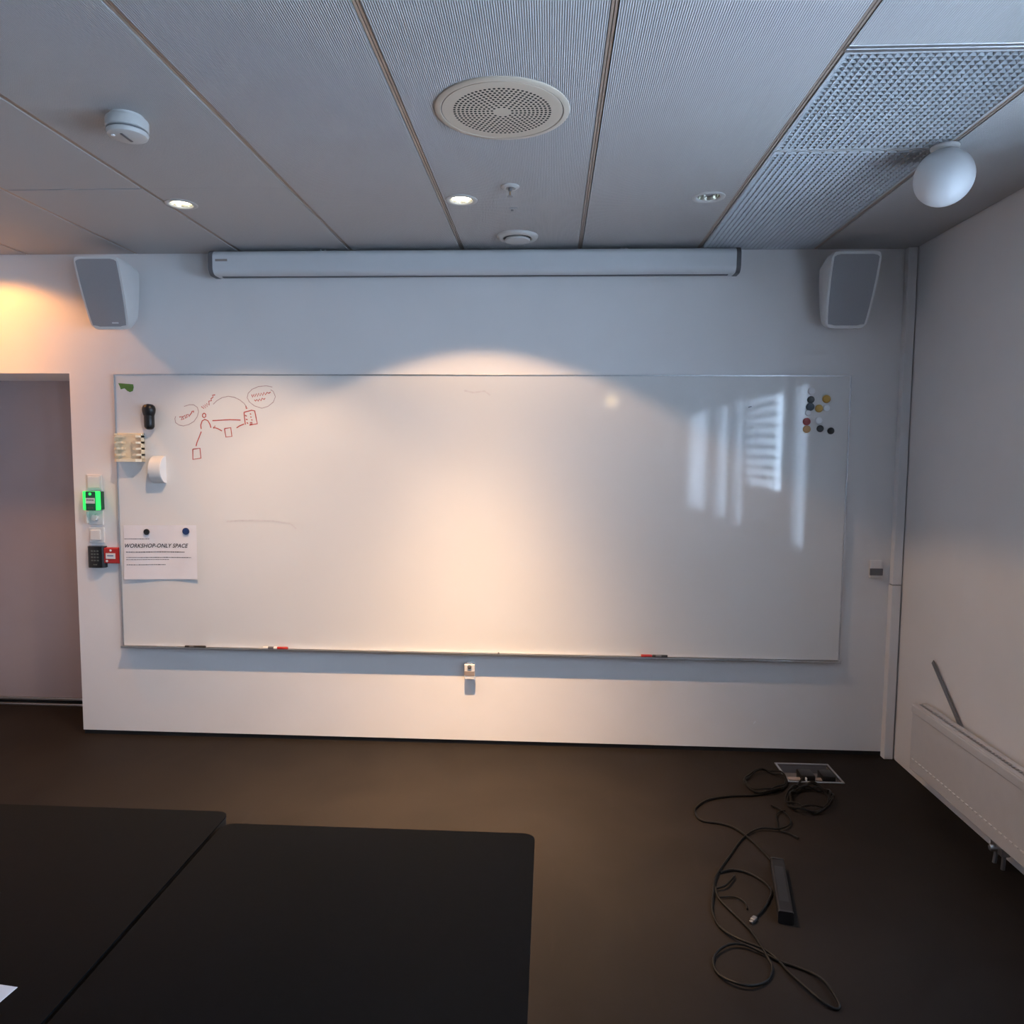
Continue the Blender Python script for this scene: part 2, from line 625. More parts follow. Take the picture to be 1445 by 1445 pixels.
# corner trunking
t = struct_empty('trim_1', (1.815, -.02, 0), 'white cable trunking running up the corner')
MB().box(1.790, 1.836, -.046, 0.0, 0.0, 0.934, .003).build('lower_cover', M['wall'], t)
MB().box(1.793, 1.839, -.042, 0.0, 0.938, H, .003).build('upper_cover', M['wall'], t)
MB().box(1.797, 1.836, -.038, 0.0, 0.934, 0.938).build('joint', M['cap'], t)


# ================================================================== CEILING LOUVRES
def louvre(label, y0, y1, bigrow=False):
    x0, x1 = .758, 1.330
    F = .010           # frame width
    o = thing('ceiling_louvre', label, 'ceiling grille', ((x0 + x1) / 2, (y0 + y1) / 2, H), 'metal louvre panels in the ceiling')
    n = 26
    cw = (x1 - x0 - .016) / n
    rows = max(1, int(round((y1 - y0 - .016) / .0225)))
    ch = (y1 - y0 - .016) / rows
    m = MB()
    bm = m.bm
    verts = {}

    def V(i, j):
        if (i, j) not in verts:
            verts[(i, j)] = bm.verts.new((x0 + .008 + i * cw, y0 + .008 + j * ch, H + .001))
        return verts[(i, j)]
    s = .22
    dz = .019
    for i in range(n):
        for j in range(rows):
            if bigrow and j == 0:
                continue
            c = [V(i, j), V(i + 1, j), V(i + 1, j + 1), V(i, j + 1)]
            mx = x0 + .008 + (i + .5) * cw
            my = y0 + .008 + (j + .5) * ch
            t4 = [bm.verts.new((mx + sx * cw * s, my + sy * ch * s, H + dz)) for sx, sy in ((-1, -1), (1, -1), (1, 1), (-1, 1))]
            for k in range(4):
                l = (k + 1) % 4
                bm.faces.new((c[k], c[l], t4[l], t4[k]))
    if bigrow:           # the first row of this panel shows cells twice as wide
        for i in range(0, n, 2):
            c = [V(i, 0), V(i + 2, 0), V(i + 2, 1), V(i, 1)]
            mx = x0 + .008 + (i + 1) * cw
            my = y0 + .008 + .45 * ch
            t4 = [bm.verts.new((mx + sx * cw * .25, my + sy * ch * .12, H + .016)) for sx, sy in ((-1, -1), (1, -1), (1, 1), (-1, 1))]
            for k in range(4):
                l = (k + 1) % 4
                bm.faces.new((c[k], c[l], t4[l], t4[k]))
    lat = m.build('lattice', M['louvre'], o)
    lat['kind'] = 'stuff'
    f = MB()
    f.box(x0, x0 + .008, y0, y1, H, H + .016)
    f.box(x1 - .008, x1, y0, y1, H, H + .016)
    f.box(x0 + .008, x1 - .008, y0, y0 + .008, H, H + .022)
    f.box(x0 + .008, x1 - .008, y1 - .008, y1, H, H + .016)
    f.build('frame', M['louvre'], o)
    MB().box(x0 + .002, x1 - .002, y0 + .002, y1 - .002, H + .022, H + .026).build('backing', M['dark'], o)
    return o


louvre('metal louvre ceiling panel of small cells, the nearer and shorter one', -1.890, -1.262)
louvre('metal louvre ceiling panel of small cells, reaching back to the wall', -1.258, -.012, True)

# ================================================================== WHITEBOARD
WBX0, WBX1, WBZ0, WBZ1 = -2.374, 1.546, .520, 2.023
wb = thing('whiteboard', 'wide white enamel whiteboard with thin grey frame on the back wall', 'whiteboard', (-.414, 0, WBZ0))
wpanel = MB().box(WBX0 + .004, WBX1 - .004, -.020, 0.0, WBZ0 + .004, WBZ1 - .004).build('panel', M['board'], wb)
fr = .007
for args in ((WBX0, WBX1, WBZ1 - fr, WBZ1), ):
    MB().box(args[0], args[1], -.0235, 0.0, args[2], args[3], .001).build('frame_rail', M['alu'], wb)
MB().box(WBX0, WBX0 + fr, -.0235, 0.0, WBZ0, WBZ1 - fr, .001).build('frame_rail', M['alu'], wb)
MB().box(WBX1 - fr, WBX1, -.0235, 0.0, WBZ0, WBZ1 - fr, .001).build('frame_rail', M['alu'], wb)
m = MB()
m.box(WBX0, WBX1, -.046, 0.0, WBZ0 - .006, WBZ0 + .002, .001)
m.box(WBX0, WBX1, -.046, -.043, WBZ0 + .002, WBZ0 + .006)
m.build('pen_tray', M['alu'], wb)
STROKES = {'b1':[(-2.034, 1.796), (-2.039, 1.782), (-2.035, 1.761), (-2.018, 1.749), (-1.994, 1.744), (-1.964, 1.751), (-1.934, 1.768), (-1.914, 1.795), (-1.906, 1.821), (-1.912, 1.844), (-1.932, 1.858), (-1.956, 1.858), (-1.986, 1.849)],
    'b2':[(-1.497, 1.954), (-1.53, 1.961), (-1.574, 1.956), (-1.608, 1.942), (-1.63, 1.921), (-1.636, 1.897), (-1.624, 1.874), (-1.596, 1.853), (-1.557, 1.841), (-1.523, 1.851), (-1.493, 1.874), (-1.481, 1.903), (-1.492, 1.931), (-1.507, 1.94)],
    'arc':[(-1.824, 1.861), (-1.804, 1.88), (-1.774, 1.897), (-1.74, 1.904), (-1.706, 1.899), (-1.677, 1.885), (-1.654, 1.867), (-1.642, 1.85)],
    'head':[(-1.875, 1.814), (-1.884, 1.807), (-1.885, 1.795), (-1.877, 1.789), (-1.867, 1.795), (-1.867, 1.807), (-1.875, 1.814)],
    'body':[(-1.894, 1.728), (-1.896, 1.749), (-1.888, 1.771), (-1.873, 1.78), (-1.856, 1.773), (-1.845, 1.754), (-1.84, 1.735)],
    'leg':[(-1.894, 1.714), (-1.907, 1.683), (-1.92, 1.654), (-1.925, 1.635)],
    'box1':[(-1.944, 1.618), (-1.904, 1.624), (-1.9, 1.57), (-1.945, 1.563), (-1.944, 1.618)],
    'line':[(-1.831, 1.773), (-1.782, 1.776), (-1.733, 1.779), (-1.675, 1.777)],
    'arr':[(-1.779, 1.718), (-1.803, 1.731), (-1.827, 1.738), (-1.815, 1.745)],
    'arr2':[(-1.827, 1.738), (-1.822, 1.731)],
    'box2':[(-1.765, 1.731), (-1.73, 1.736), (-1.725, 1.689), (-1.758, 1.685), (-1.765, 1.731)],
    'dash':[(-1.698, 1.735), (-1.681, 1.746), (-1.656, 1.756)],
    'bldg':[(-1.655, 1.819), (-1.613, 1.83), (-1.596, 1.827), (-1.59, 1.794), (-1.583, 1.758), (-1.627, 1.75)],
    'bldg2':[(-1.655, 1.819), (-1.653, 1.789), (-1.649, 1.753)],
    'tick':[(-1.644, 1.853), (-1.642, 1.838), (-1.635, 1.843)],
    'd1':[(-1.65, 1.803), (-1.64, 1.798)],
    'd2':[(-1.623, 1.812), (-1.616, 1.808)],
    'd3':[(-1.646, 1.782), (-1.636, 1.779)],
    'd4':[(-1.621, 1.794), (-1.614, 1.793)],
    'd5':[(-1.641, 1.765), (-1.634, 1.758)],
    'd6':[(-1.617, 1.779), (-1.609, 1.777)],
    'd7':[(-1.624, 1.763), (-1.612, 1.765), (-1.612, 1.756), (-1.624, 1.756)],
    't1':[(-2.014, 1.792), (-1.997, 1.794), (-2.003, 1.777), (-1.988, 1.782), (-1.997, 1.792), (-1.982, 1.801), (-1.98, 1.785), (-1.97, 1.792), (-1.975, 1.804), (-1.963, 1.806), (-1.96, 1.794), (-1.953, 1.806), (-1.948, 1.811), (-1.942, 1.823), (-1.933, 1.825), (-1.935, 1.816)],
    't2':[(-1.89, 1.849), (-1.876, 1.837), (-1.88, 1.856), (-1.866, 1.84), (-1.87, 1.861), (-1.856, 1.847), (-1.861, 1.866), (-1.846, 1.856), (-1.848, 1.878), (-1.833, 1.88), (-1.836, 1.89), (-1.823, 1.901), (-1.828, 1.909), (-1.812, 1.912)],
    't3':[(-1.611, 1.914), (-1.607, 1.9), (-1.597, 1.916), (-1.595, 1.902), (-1.584, 1.919), (-1.58, 1.903), (-1.572, 1.921), (-1.565, 1.907), (-1.558, 1.922), (-1.551, 1.909), (-1.543, 1.926), (-1.536, 1.913), (-1.526, 1.926), (-1.517, 1.921), (-1.507, 1.928)],
    't4':[(-1.597, 1.886), (-1.59, 1.879), (-1.583, 1.888), (-1.576, 1.879), (-1.568, 1.891), (-1.561, 1.881), (-1.553, 1.895), (-1.544, 1.888), (-1.537, 1.895)]}
YS = -.0206
DRAW = [('marker_figure', 'redmark', ['head'], .0056), ('marker_figure', 'redmark', ['body'], .0056), ('marker_line', 'redmark', ['leg'], .0056),
        ('marker_box', 'redmark', ['box1'], .0056), ('marker_line', 'redmark', ['line'], .0056), ('marker_arrow', 'redmark', ['arr', 'arr2'], .0056),
        ('marker_box', 'redmark', ['box2'], .0056), ('marker_line', 'redmark', ['dash'], .0056),
        ('marker_building', 'redmark', ['bldg', 'bldg2', 'd1', 'd2', 'd3', 'd4', 'd5', 'd6', 'd7'], .0056), ('marker_tick', 'redmark', ['tick'], .0056),
        ('marker_writing', 'redmark', ['t1'], .0050), ('marker_writing', 'redmark', ['t2'], .0050), ('marker_writing', 'redmark', ['t3'], .0050),
        ('marker_writing', 'redmark', ['t4'], .0050), ('marker_loop', 'faintmark', ['b1'], .0038), ('marker_loop', 'faintmark', ['b2'], .0038),
        ('marker_arc', 'faintmark', ['arc'], .0038)]
for nm, mt, ks, w in DRAW:
    m = MB()
    for k in ks:
        m.ribbon_xz(STROKES[k], w, YS)
    o = m.build(nm, M[mt], wpanel)
    if len(ks) > 2:
        o['kind'] = 'stuff'
MB().ribbon_xz([(-1.765, 1.225), (-1.646, 1.234), (-1.508, 1.232), (-1.41, 1.218), (-1.379, 1.191)], .008, YS).build('smudge', M['smudge'], wpanel)
MB().ribbon_xz([(-0.461, 1.939), (-0.412, 1.928), (-0.352, 1.936), (-0.322, 1.914)], .009, YS).build('smudge', M['smudge'], wpanel)
MB().ribbon_xz([(1.026, 1.856), (1.034, 1.859), (1.043, 1.861)], .005, YS).build('ink_dash', M['greyink'], wpanel)
YF = -.020      # board face


# ---- magnets
def magnet(x, z, r, mk, label, y=YF, group='round magnets on the whiteboard'):
    m = MB()
    mt = Matrix.Translation((x, y, z)) @ Matrix.Rotation(PI / 2, 4, 'X')
    h = .008
    m.lathe([(r * .96, 0), (r, .001), (r, h * .75), (r * .9, h), (r * .82, h * .97), (0, h * .92)], 24, mt)
    return tag(m.build('magnet', M[mk], smooth=True), label, 'magnet', group)


R1 = .0185
magnet(1.345, 1.941, R1 * .98, 'mag_white', 'white round magnet at the top of the magnet cluster')
magnet(1.343, 1.897, R1, 'mag_black', 'black round magnet just below the topmost white magnet')
magnet(1.341, 1.860, R1 * 1.12, 'mag_teal', 'slate blue round magnet touching the black magnet above it')
magnet(1.331, 1.829, R1 * .78, 'mag_white', 'small white round magnet right under the slate blue magnet')
magnet(1.326, 1.784, R1 * 1.05, 'mag_red', 'dark red round magnet at the left edge of the magnet cluster')
magnet(1.328, 1.745, R1 * 1.05, 'mag_orange', 'pale orange round magnet directly below the red magnet')
magnet(1.422, 1.901, R1 * 1.12, 'mag_yellow', 'yellow round magnet highest on the right of the cluster')
magnet(1.386, 1.852, R1 * 1.08, 'mag_yellow', 'yellow round magnet beside the slate blue magnet')
magnet(1.424, 1.854, R1 * .88, 'mag_white', 'white round magnet to the right of the lower yellow magnet')
magnet(1.396, 1.748, R1 * .95, 'mag_black', 'black round magnet low in the cluster, nearer the orange magnet')
magnet(1.451, 1.737, R1 * .95, 'mag_black', 'black round magnet at the lower right corner of the cluster')
magnet(1.387, 1.790, R1 * .95, 'mag_white', 'white round magnet hardly visible above the two lower black magnets')

# ---- notice
nt_ = thing('paper_notice', 'white printed workshop notice held on the whiteboard by two magnets', 'notice', (-2.14, YF, .90))
m = MB()
NX, NZ = 14, 8
c00, c10, c01, c11 = (-2.347, .898), (-1.932, .905), (-2.346, 1.198), (-1.934, 1.203)


def npt(u, v):
    x = (c00[0] * (1 - u) + c10[0] * u) * (1 - v) + (c01[0] * (1 - u) + c11[0] * u) * v
    z = (c00[1] * (1 - u) + c10[1] * u) * (1 - v) + (c01[1] * (1 - u) + c11[1] * u) * v
    return x, z


def bulge(u, v):
    return .0022 + .010 * (1 - v) ** 2 * (.6 + .4 * math.cos(u * 5)) + .006 * (u - .3) ** 2 + .003 * math.sin(u * 9) * (1 - abs(2 * v - 1))


gv = [[None] * (NZ + 1) for _ in range(NX + 1)]
gb = [[None] * (NZ + 1) for _ in range(NX + 1)]
for i in range(NX + 1):
    for j in range(NZ + 1):
        x, z = npt(i / NX, j / NZ)
        gv[i][j] = m.bm.verts.new((x, YF - bulge(i / NX, j / NZ), z))
        gb[i][j] = m.bm.verts.new((x, YF - bulge(i / NX, j / NZ) + .0005, z))
for i in range(NX):
    for j in range(NZ):
        m.bm.faces.new((gv[i][j], gv[i + 1][j], gv[i + 1][j + 1], gv[i][j + 1]))
        m.bm.faces.new((gb[i][j], gb[i][j + 1], gb[i + 1][j + 1], gb[i + 1][j]))
sheet = m.build('sheet', M['paper'], nt_, smooth=True)


def on_sheet(u, v, lift=.0006):
    x, z = npt(u, v)
    return Vector((x, YF - bulge(u, v) - lift, z))


def print_line(m, u0, u1, v, h, words=True):
    """a row of small word-like marks following the sheet"""
    u = u0
    while u < u1 - .004:
        w = min(random.uniform(.012, .034), u1 - u)
        n = 2
        for k in range(n):
            a, b2 = u + w * k / n, u + w * (k + 1) / n
            hh = h * random.uniform(.75, 1.1)
            m.quad(on_sheet(a, v - hh / 2), on_sheet(b2, v - hh / 2), on_sheet(b2, v + hh / 2), on_sheet(a, v + hh / 2))
        u += w + .005


for pa in ((.01, .35, .748, .013), (.03, .835, .505, .018), (.03, .92, .405, .013), (.03, .61, .365, .011), (.035, .56, .27, .013)):
    m = MB()
    print_line(m, *pa)
    pl = m.build('print_line', M['greyink'], sheet)
    pl['kind'] = 'stuff'
me = text_mesh('WORKSHOP-ONLY SPACE', .1, shear=.28, offset=.0020, space=1.06)
bmt = bmesh.new()
bmt.from_mesh(me)
xs_ = [v.co.x for v in bmt.verts]
ys_ = [v.co.y for v in bmt.verts]
x0_, x1_, y0_, y1_ = min(xs_), max(xs_), min(ys_), max(ys_)
for v in bmt.verts:
    u = .015 + .870 * (v.co.x - x0_) / (x1_ - x0_)
    vv = .585 + .075 * (v.co.y - y0_) / (y1_ - y0_)
    v.co = on_sheet(u, vv, .0007)
mm = MB()
mm.bm.free()
mm.bm = bmt
tl = mm.build('title', M['ink'], sheet)
tl['kind'] = 'stuff'
magnet(-2.213, 1.163, .0165, 'mag_black', 'black round magnet holding the top of the paper notice', YF - .005)
magnet(-1.991, 1.170, .0190, 'mag_blue', 'dark blue round magnet at the right top of the paper notice', YF - .006)

# ---- green tape scrap
m = MB()
out = [(-2.349, 1.973), (-2.266, 1.967), (-2.263, 1.952), (-2.269, 1.931), (-2.285, 1.925), (-2.300, 1.932), (-2.314, 1.945), (-2.336, 1.940), (-2.341, 1.956)]
m.prism(out, lambda a, c: (a, YF, c), lambda a, c: (a, YF - .0009, c))
tag(m.build('tape_scrap', M['tape']), 'torn scrap of green tape in the top left corner of the whiteboard', 'tape')

# ---- black magnetic clip (capsule with round head)
o = thing('magnetic_clip', 'black capsule shaped magnetic holder with round head on the whiteboard', 'magnetic holder', (-2.165, YF, 1.72))
m = MB()
prof = [(0, 0), (.012, .001), (.020, .006), (.0255, .016), (.026, .03), (.026, .095), (.024, .105), (0, .106)]
m.lathe(prof, 28, Matrix.Translation((-2.168, YF - .026, 1.722)))
m.build('body', M['black'], o, smooth=True)
m = MB()
prof = [(.026, -.018), (.030, -.008), (.0335, .004), (.035, .016), (.034, .027), (.030, .037), (.022, .044), (.010, .0475), (0, .048)]
m.lathe(prof, 28, Matrix.Translation((-2.168, YF - .0275, 1.812)) @ Matrix.Scale(.86, 4, (0, 1, 0)))
m.build('head', M['black'], o, smooth=True)
MB().box(-2.204, -2.194, YF - .036, YF - .026, 1.840, 1.850, .003).build('chip', M['mag_white'], o)

# ---- white comb shaped pen holder
o = thing('pen_holder', 'white plastic pen holder, tinted for the warm light, with slotted sides overhanging the whiteboard edge', 'pen holder', (-2.29, YF, 1.555))
X0, X1, Z0, Z1 = -2.362, -2.212, 1.560, 1.704
D_ = .058
MB().box(X0, X1, YF - .006, YF, Z0, Z1, .002).build('back_plate', M['holder'], o)
m = MB()
m.prism([(X0, YF), (X1, YF), (X1, YF - .036), (X1 - .022, YF - D_), (X0 + .022, YF - D_), (X0, YF - .036)],
        lambda a, c: (a, c, Z0 - .012), lambda a, c: (a, c, Z0 + .004))
m.build('bottom_shelf', M['holder'], o)
for k in range(4):
    zz = Z0 + .026 + k * .033
    for s, xx in ((1, X0), (-1, X1)):
        m = MB()
        pts = [(0, 0), (.046, 0), (.046, -.010), (.036, -.014), (.034, -.026), (.046, -.034), (.044, -.046), (.020, -D_ + .004), (0, -.036)]
        m.prism(pts, lambda a, c: (xx + s * a, YF + c, zz - .0055), lambda a, c: (xx + s * a, YF + c, zz + .0055))
        m.build('prong', M['holder'], o)
MB().box(X0, X0 + .003, YF - .036, YF, Z0, Z1 - .003, .001).build('side_wall', M['holder'], o)
MB().box(X1 - .003, X1, YF - .036, YF, Z0, Z1 - .003, .001).build('side_wall', M['holder'], o)

# ---- white half round eraser
o = thing('board_eraser', 'white half round eraser stuck on the whiteboard below the pen holder', 'eraser', (-2.13, YF, 1.43))
m = MB()
N = 18
prof = [(.070 * math.cos(PI * (k / N - .5)), .074 * math.sin(PI * (k / N - .5))) for k in range(N + 1)]
prof = [(max(a, .0), c) for a, c in prof]
XA, XB = -2.163, -2.100
m.prism(prof, lambda a, c: (XA, YF - a * .92, 1.506 + c), lambda a, c: (XB, YF - a * .92, 1.506 + c))
m.build('shell', M['white_plastic'], o, smooth=True)
m = MB()
prof2 = [(a * .99, c * .99) for a, c in prof]
m.prism(prof2, lambda a, c: (XB, YF - a * .92, 1.506 + c), lambda a, c: (XB + .004, YF - a * .92, 1.506 + c))
m.build('end_cap', M['mag_white'], o)


# ---- markers on the tray
def marker(x, length, body, cap, label, capright=True, r=.0075):
    z = WBZ0 + .0022 + r
    y = -.033
    o = thing('board_marker', label, 'marker', (x + length / 2, y, z - r), 'markers on the pen tray')
    rot = Matrix.Rotation(PI / 2, 4, 'Y')
    a, c = (0, .58) if capright else (.42, 1.0)
    MB().lathe([(r * .8, length * a), (r, length * a + .004), (r, length * c)], 16, Matrix.Translation((x, y, z)) @ rot).build('barrel', M[body], o, smooth=True)
    a2, c2 = (.58, 1.0) if capright else (0, .42)
    MB().lathe([(r * .9, length * a2), (r * 1.06, length * a2 + .003), (r * 1.06, length * c2 - .004), (r * .7, length * c2)], 16, Matrix.Translation((x, y, z)) @ rot).build('cap', M[cap], o, smooth=True)
    lo = .22 if capright else .55
    MB().lathe([(r * 1.02, length * lo), (r * 1.02, length * (lo + .22))], 16, Matrix.Translation((x, y, z)) @ rot, cap=False).build('print_band', M['cap' if body == 'black' else 'greyink'], o, smooth=True)
    return o


marker(-2.012, .118, 'black', 'black', 'black marker lying at the left end of the pen tray', r=.006)
marker(-1.572, .140, 'white_plastic', 'red', 'white marker with red cap lying on the left part of the pen tray')
marker(.498, .140, 'black', 'red', 'dark marker with red cap on the right part of the pen tray', capright=False)
m = MB()
m.box(-.274, -.264, -.036, -.028, WBZ0 + .002, WBZ0 + .012, .003)
tag(m.build('magnet_chip', M['cap'], smooth=True), 'tiny dark crumb lying mid way along the pen tray', 'crumb')

# ================================================================== PROJECTION SCREEN
o = thing('projection_screen', 'long white roll-up projection screen case under the ceiling', 'projection screen', (-.415, 0, 2.52))
SX0, SX1, SZ0, SZ1, SY0, SY1 = -1.772, .934, 2.517, 2.640, -.150, -.030
sec = rounded(SY1 - SY0, SZ1 - SZ0, .034, 7, (SY0 + SY1) / 2, (SZ0 + SZ1) / 2)
m = MB()
m.prism(sec, lambda a, c: (SX0 + .022, a, c), lambda a, c: (SX1 - .022, a, c))
m.build('case', M['white_gloss'], o, smooth=True)
for xx, s in ((SX0, 1), (SX1, -1)):
    m = MB()
    sec2 = rounded(SY1 - SY0 + .004, SZ1 - SZ0 + .004, .036, 7, (SY0 + SY1) / 2, (SZ0 + SZ1) / 2)
    m.prism(sec2, lambda a, c: (xx, a, c), lambda a, c: (xx + s * .022, a, c))
    m.build('end_cap', M['cap'], o, smooth=True)
MB().box(-1.735, -1.672, SY0 - .001, SY0 + .003, 2.583, 2.594).build('name_plate', M['beige'], o)
for xx in (-1.19, .36):
    m = MB()
    m.box(xx - .03, xx + .03, -.10, 0.0, SZ1 - .004, SZ1 + .006, .001)
    m.box(xx - .03, xx + .03, -.032, 0.0, SZ1 - .09, SZ1, .001)
    br = m.build('wall_bracket', M['alu'], o)
    MB().lathe([(.007, 0), (.007, .006), (.003, .008)], 10, Matrix.Translation((xx - .012, -.09, SZ1 + .006))).build('bolt', M['alu'], br)
    MB().lathe([(.007, 0), (.007, .006), (.003, .008)], 10, Matrix.Translation((xx + .012, -.09, SZ1 + .006))).build('bolt', M['alu'], br)
MB().box(SX0 + .05, SX1 - .05, -.10, -.08, SZ0 - .004, SZ0 + .004, .002).build('screen_hem', M['cap'], o)


# ================================================================== SPEAKERS
def speaker(label, cx, mirror, logo):
    """front outline in local x,z ; leans back at the bottom"""
    o = thing('wall_speaker', label, 'speaker', (cx, 0, 2.238), 'white speakers high on the back wall')
    hh = .345
    # right half profile (outer side bulges then tapers to the bottom)
    zs = [0.0, .02, .05, .10, .16, .22, .28, .32, hh]
    hw = [.090, .101, .106, .111, .115, .118, .119, .119, .112]
    zt0 = .0

    def outline(shr, r=.0):
        pts = [(w - shr, z) for z, w in zip(zs, hw)]
        pts = [(p[0], min(max(p[1], shr), hh - shr)) for p in pts]
        pts = [(pts[0][0] - .022, pts[0][1])] + [(pts[0][0] - .006, pts[0][1] + .004)] + pts[1:-1] + [(pts[-1][0] - .004, pts[-1][1] - .004), (pts[-1][0] - .022, pts[-1][1])]
        return pts + [(-a, c) for a, c in reversed(pts)]
    front = outline(0)
    grill = outline(.014)

    def yf(z):                       # front plane: top leans out, bottom in
        return -.262 + (hh - z) / hh * .115
    m = MB()
    bm = m.bm
    back = [(a * .78, .06 + c * .80) for a, c in front]
    mid = [(a * 1.0, c) for a, c in front]
    rings = []
    rings.append([bm.verts.new((a * .975, yf(c) - .006, c * .99 + .002)) for a, c in front])
    rings.append([bm.verts.new((a, yf(c) + .004, c)) for a, c in front])
    rings.append([bm.verts.new((a * .985, yf(c) * .62 - .01, .012 + c * .965)) for a, c in front])
    rings.append([bm.verts.new((a * .82, -.040, .055 + c * .80)) for a, c in front])
    rings.append([bm.verts.new((a * .72, -.034, .065 + c * .76)) for a, c in front])
    n = len(front)
    for A, B in zip(rings[:-1], rings[1:]):
        for i in range(n):
            j = (i + 1) % n
            bm.faces.new((A[i], A[j], B[j], B[i]))
    bm.faces.new(rings[0])
    bm.faces.new(list(reversed(rings[-1])))
    m.build('cabinet', M['white_plastic'], o, smooth=True, local=True)
    m = MB()
    m.prism(grill, lambda a, c: (a, yf(c) - .0095, c), lambda a, c: (a, yf(c) - .004, c))
    g = m.build('grille', M['grille'], o, local=True)
    m = MB()
    m.box(-.045, .045, -.04, 0.0, .12, .26, .003)
    m.box(-.02, .02, -.06, -.03, .15, .23, .003)
    m.build('wall_mount', M['cap'], o, local=True)
    if logo:
        m = MB()
        z1 = .028
        m.prism([(.018, z1), (.052, z1), (.052, z1 + .006), (.018, z1 + .006)], lambda a, c: (a, yf(c) - .0112, c), lambda a, c: (a, yf(c) - .009, c))
        m.build('badge', M['label'], g, local=True)
    return o


s1 = speaker('white wall speaker with grey grille high up beside the door', -2.30, False, True)
s2 = speaker('white wall speaker with grey grille high in the right corner', 1.452, True, False)


# ================================================================== CEILING DEVICES
def spot(parent, loc, power, colour, cut, n, beam, soft=.05, radius=.028):
    """recessed reflector lamp: a narrow beam (beam x cos^n) over an even spill that ends at the cut-off angle"""
    ld = bpy.data.lights.new('lamp_light', 'SPOT')
    ld.energy = power
    ld.color = colour
    ld.spot_size = math.radians(170)
    ld.spot_blend = 0.0
    ld.shadow_soft_size = radius
    ld.use_nodes = True
    t = ld.node_tree
    em = t.nodes['Emission']
    gm = t.nodes.new('ShaderNodeNewGeometry')
    sp = t.nodes.new('ShaderNodeSeparateXYZ')
    t.links.new(gm.outputs['Incoming'], sp.inputs[0])
    ab = t.nodes.new('ShaderNodeMath'); ab.operation = 'ABSOLUTE'
    t.links.new(sp.outputs['Z'], ab.inputs[0])
    pw = t.nodes.new('ShaderNodeMath'); pw.operation = 'POWER'
    t.links.new(ab.outputs[0], pw.inputs[0])
    pw.inputs[1].default_value = n
    mr = t.nodes.new('ShaderNodeMapRange')
    mr.interpolation_type = 'SMOOTHSTEP'
    mr.inputs['From Min'].default_value = math.cos(math.radians(cut)) - soft
    mr.inputs['From Max'].default_value = math.cos(math.radians(cut)) + soft
    t.links.new(ab.outputs[0], mr.inputs['Value'])
    ma = t.nodes.new('ShaderNodeMath'); ma.operation = 'MULTIPLY_ADD'
    t.links.new(pw.outputs[0], ma.inputs[0])
    ma.inputs[1].default_value = beam
    ma.inputs[2].default_value = 1.0
    mu = t.nodes.new('ShaderNodeMath'); mu.operation = 'MULTIPLY'
    t.links.new(ma.outputs[0], mu.inputs[0])
    t.links.new(mr.outputs['Result'], mu.inputs[1])
    t.links.new(mu.outputs[0], em.inputs['Strength'])
    lo = bpy.data.objects.new('lamp_light', ld)
    COL.objects.link(lo)
    lo.parent = parent
    lo.location = Vector(loc) - parent.location
    return lo


def downlight(x, y, label, lampmat, power, colour, cut=57, n=4.0, beam=33.0, soft=.05, radius=.028):
    o = thing('downlight', label, 'downlight', (x, y, H), 'recessed ceiling downlights')
    T = Matrix.Translation((x, y, H))
    MB().lathe([(.0665, .0), (.0665, -.002), (.062, -.0045), (.051, -.0045), (.046, -.001), (.0435, .004)], 40, T, cap=False).build('trim_ring', M['ceiling_white'], o, smooth=True)
    MB().lathe([(.0438, .001), (.041, .014), (.036, .034)], 40, T, cap=False).build('reflector', M['reflector'], o, smooth=True)
    MB().lathe([(.0405, .017), (.034, .0125), (.020, .010), (0, .009)] if power else [(.036, .034), (.030, .028), (.026, .016), (.018, .010), (0, .008)], 32, T, cap=False).build('lamp', M[lampmat], o, smooth=True)
    if power:
        spot(o, (x, y, H - .008), power, colour, cut, n, beam, soft, radius)
    return o


downlight(LAMPS[0][0], LAMPS[0][1], 'lit downlight above the left part of the whiteboard', 'lamp_on', LAMP_LEFT, (1.0, .66, .40), 49, 10.0, 7.0, .08)
downlight(LAMPS[1][0], LAMPS[1][1], 'lit downlight in front of the middle of the whiteboard', 'lamp_on', LAMP_CENTRE, (1.0, .64, .36), 57, 16.0, 33.0, .035)
downlight(LAMPS[2][0], LAMPS[2][1], 'unlit downlight next to the metal louvre', 'lamp_off', 0, None)
downlight(LAMPS[3][0], LAMPS[3][1], 'warm downlight close to the wall above the door', 'lamp_warm', LAMP_DOOR, (1.0, .39, .07), 66, 8.0, 2.5, .10, .05)

# smoke detector
o = thing('smoke_detector', 'white round smoke detector on the ceiling at the left', 'smoke detector', (-1.346, -1.60, H))
T = Matrix.Translation((-1.346, -1.60, H))
MB().lathe([(.050, 0), (.050, -.008), (.056, -.010), (.061, -.012)], 40, T).build('base', M['ceiling_white'], o, smooth=True)
MB().lathe([(.061, -.012), (.063, -.016), (.063, -.040), (.060, -.043), (0, -.043)], 40, T).build('housing', M['ceiling_white'], o, smooth=True)
MB().lathe([(.052, -.043), (.052, -.050)], 40, T, cap=False).build('vent_slot', M['cap'], o, smooth=True)
MB().lathe([(.060, -.049), (.062, -.052), (.058, -.062), (.048, -.066), (0, -.067)], 40, T).build('cover', M['ceiling_white'], o, smooth=True)
MB().box(-1.350, -1.342, -1.635, -1.575, H - .0685, H - .0655, .0005).build('label_slot', M['cap'], o)
MB().lathe([(.006, -.066), (.006, -.069), (0, -.0695)], 14, Matrix.Translation((-1.378, -1.625, H))).build('indicator', M['mag_white'], o)

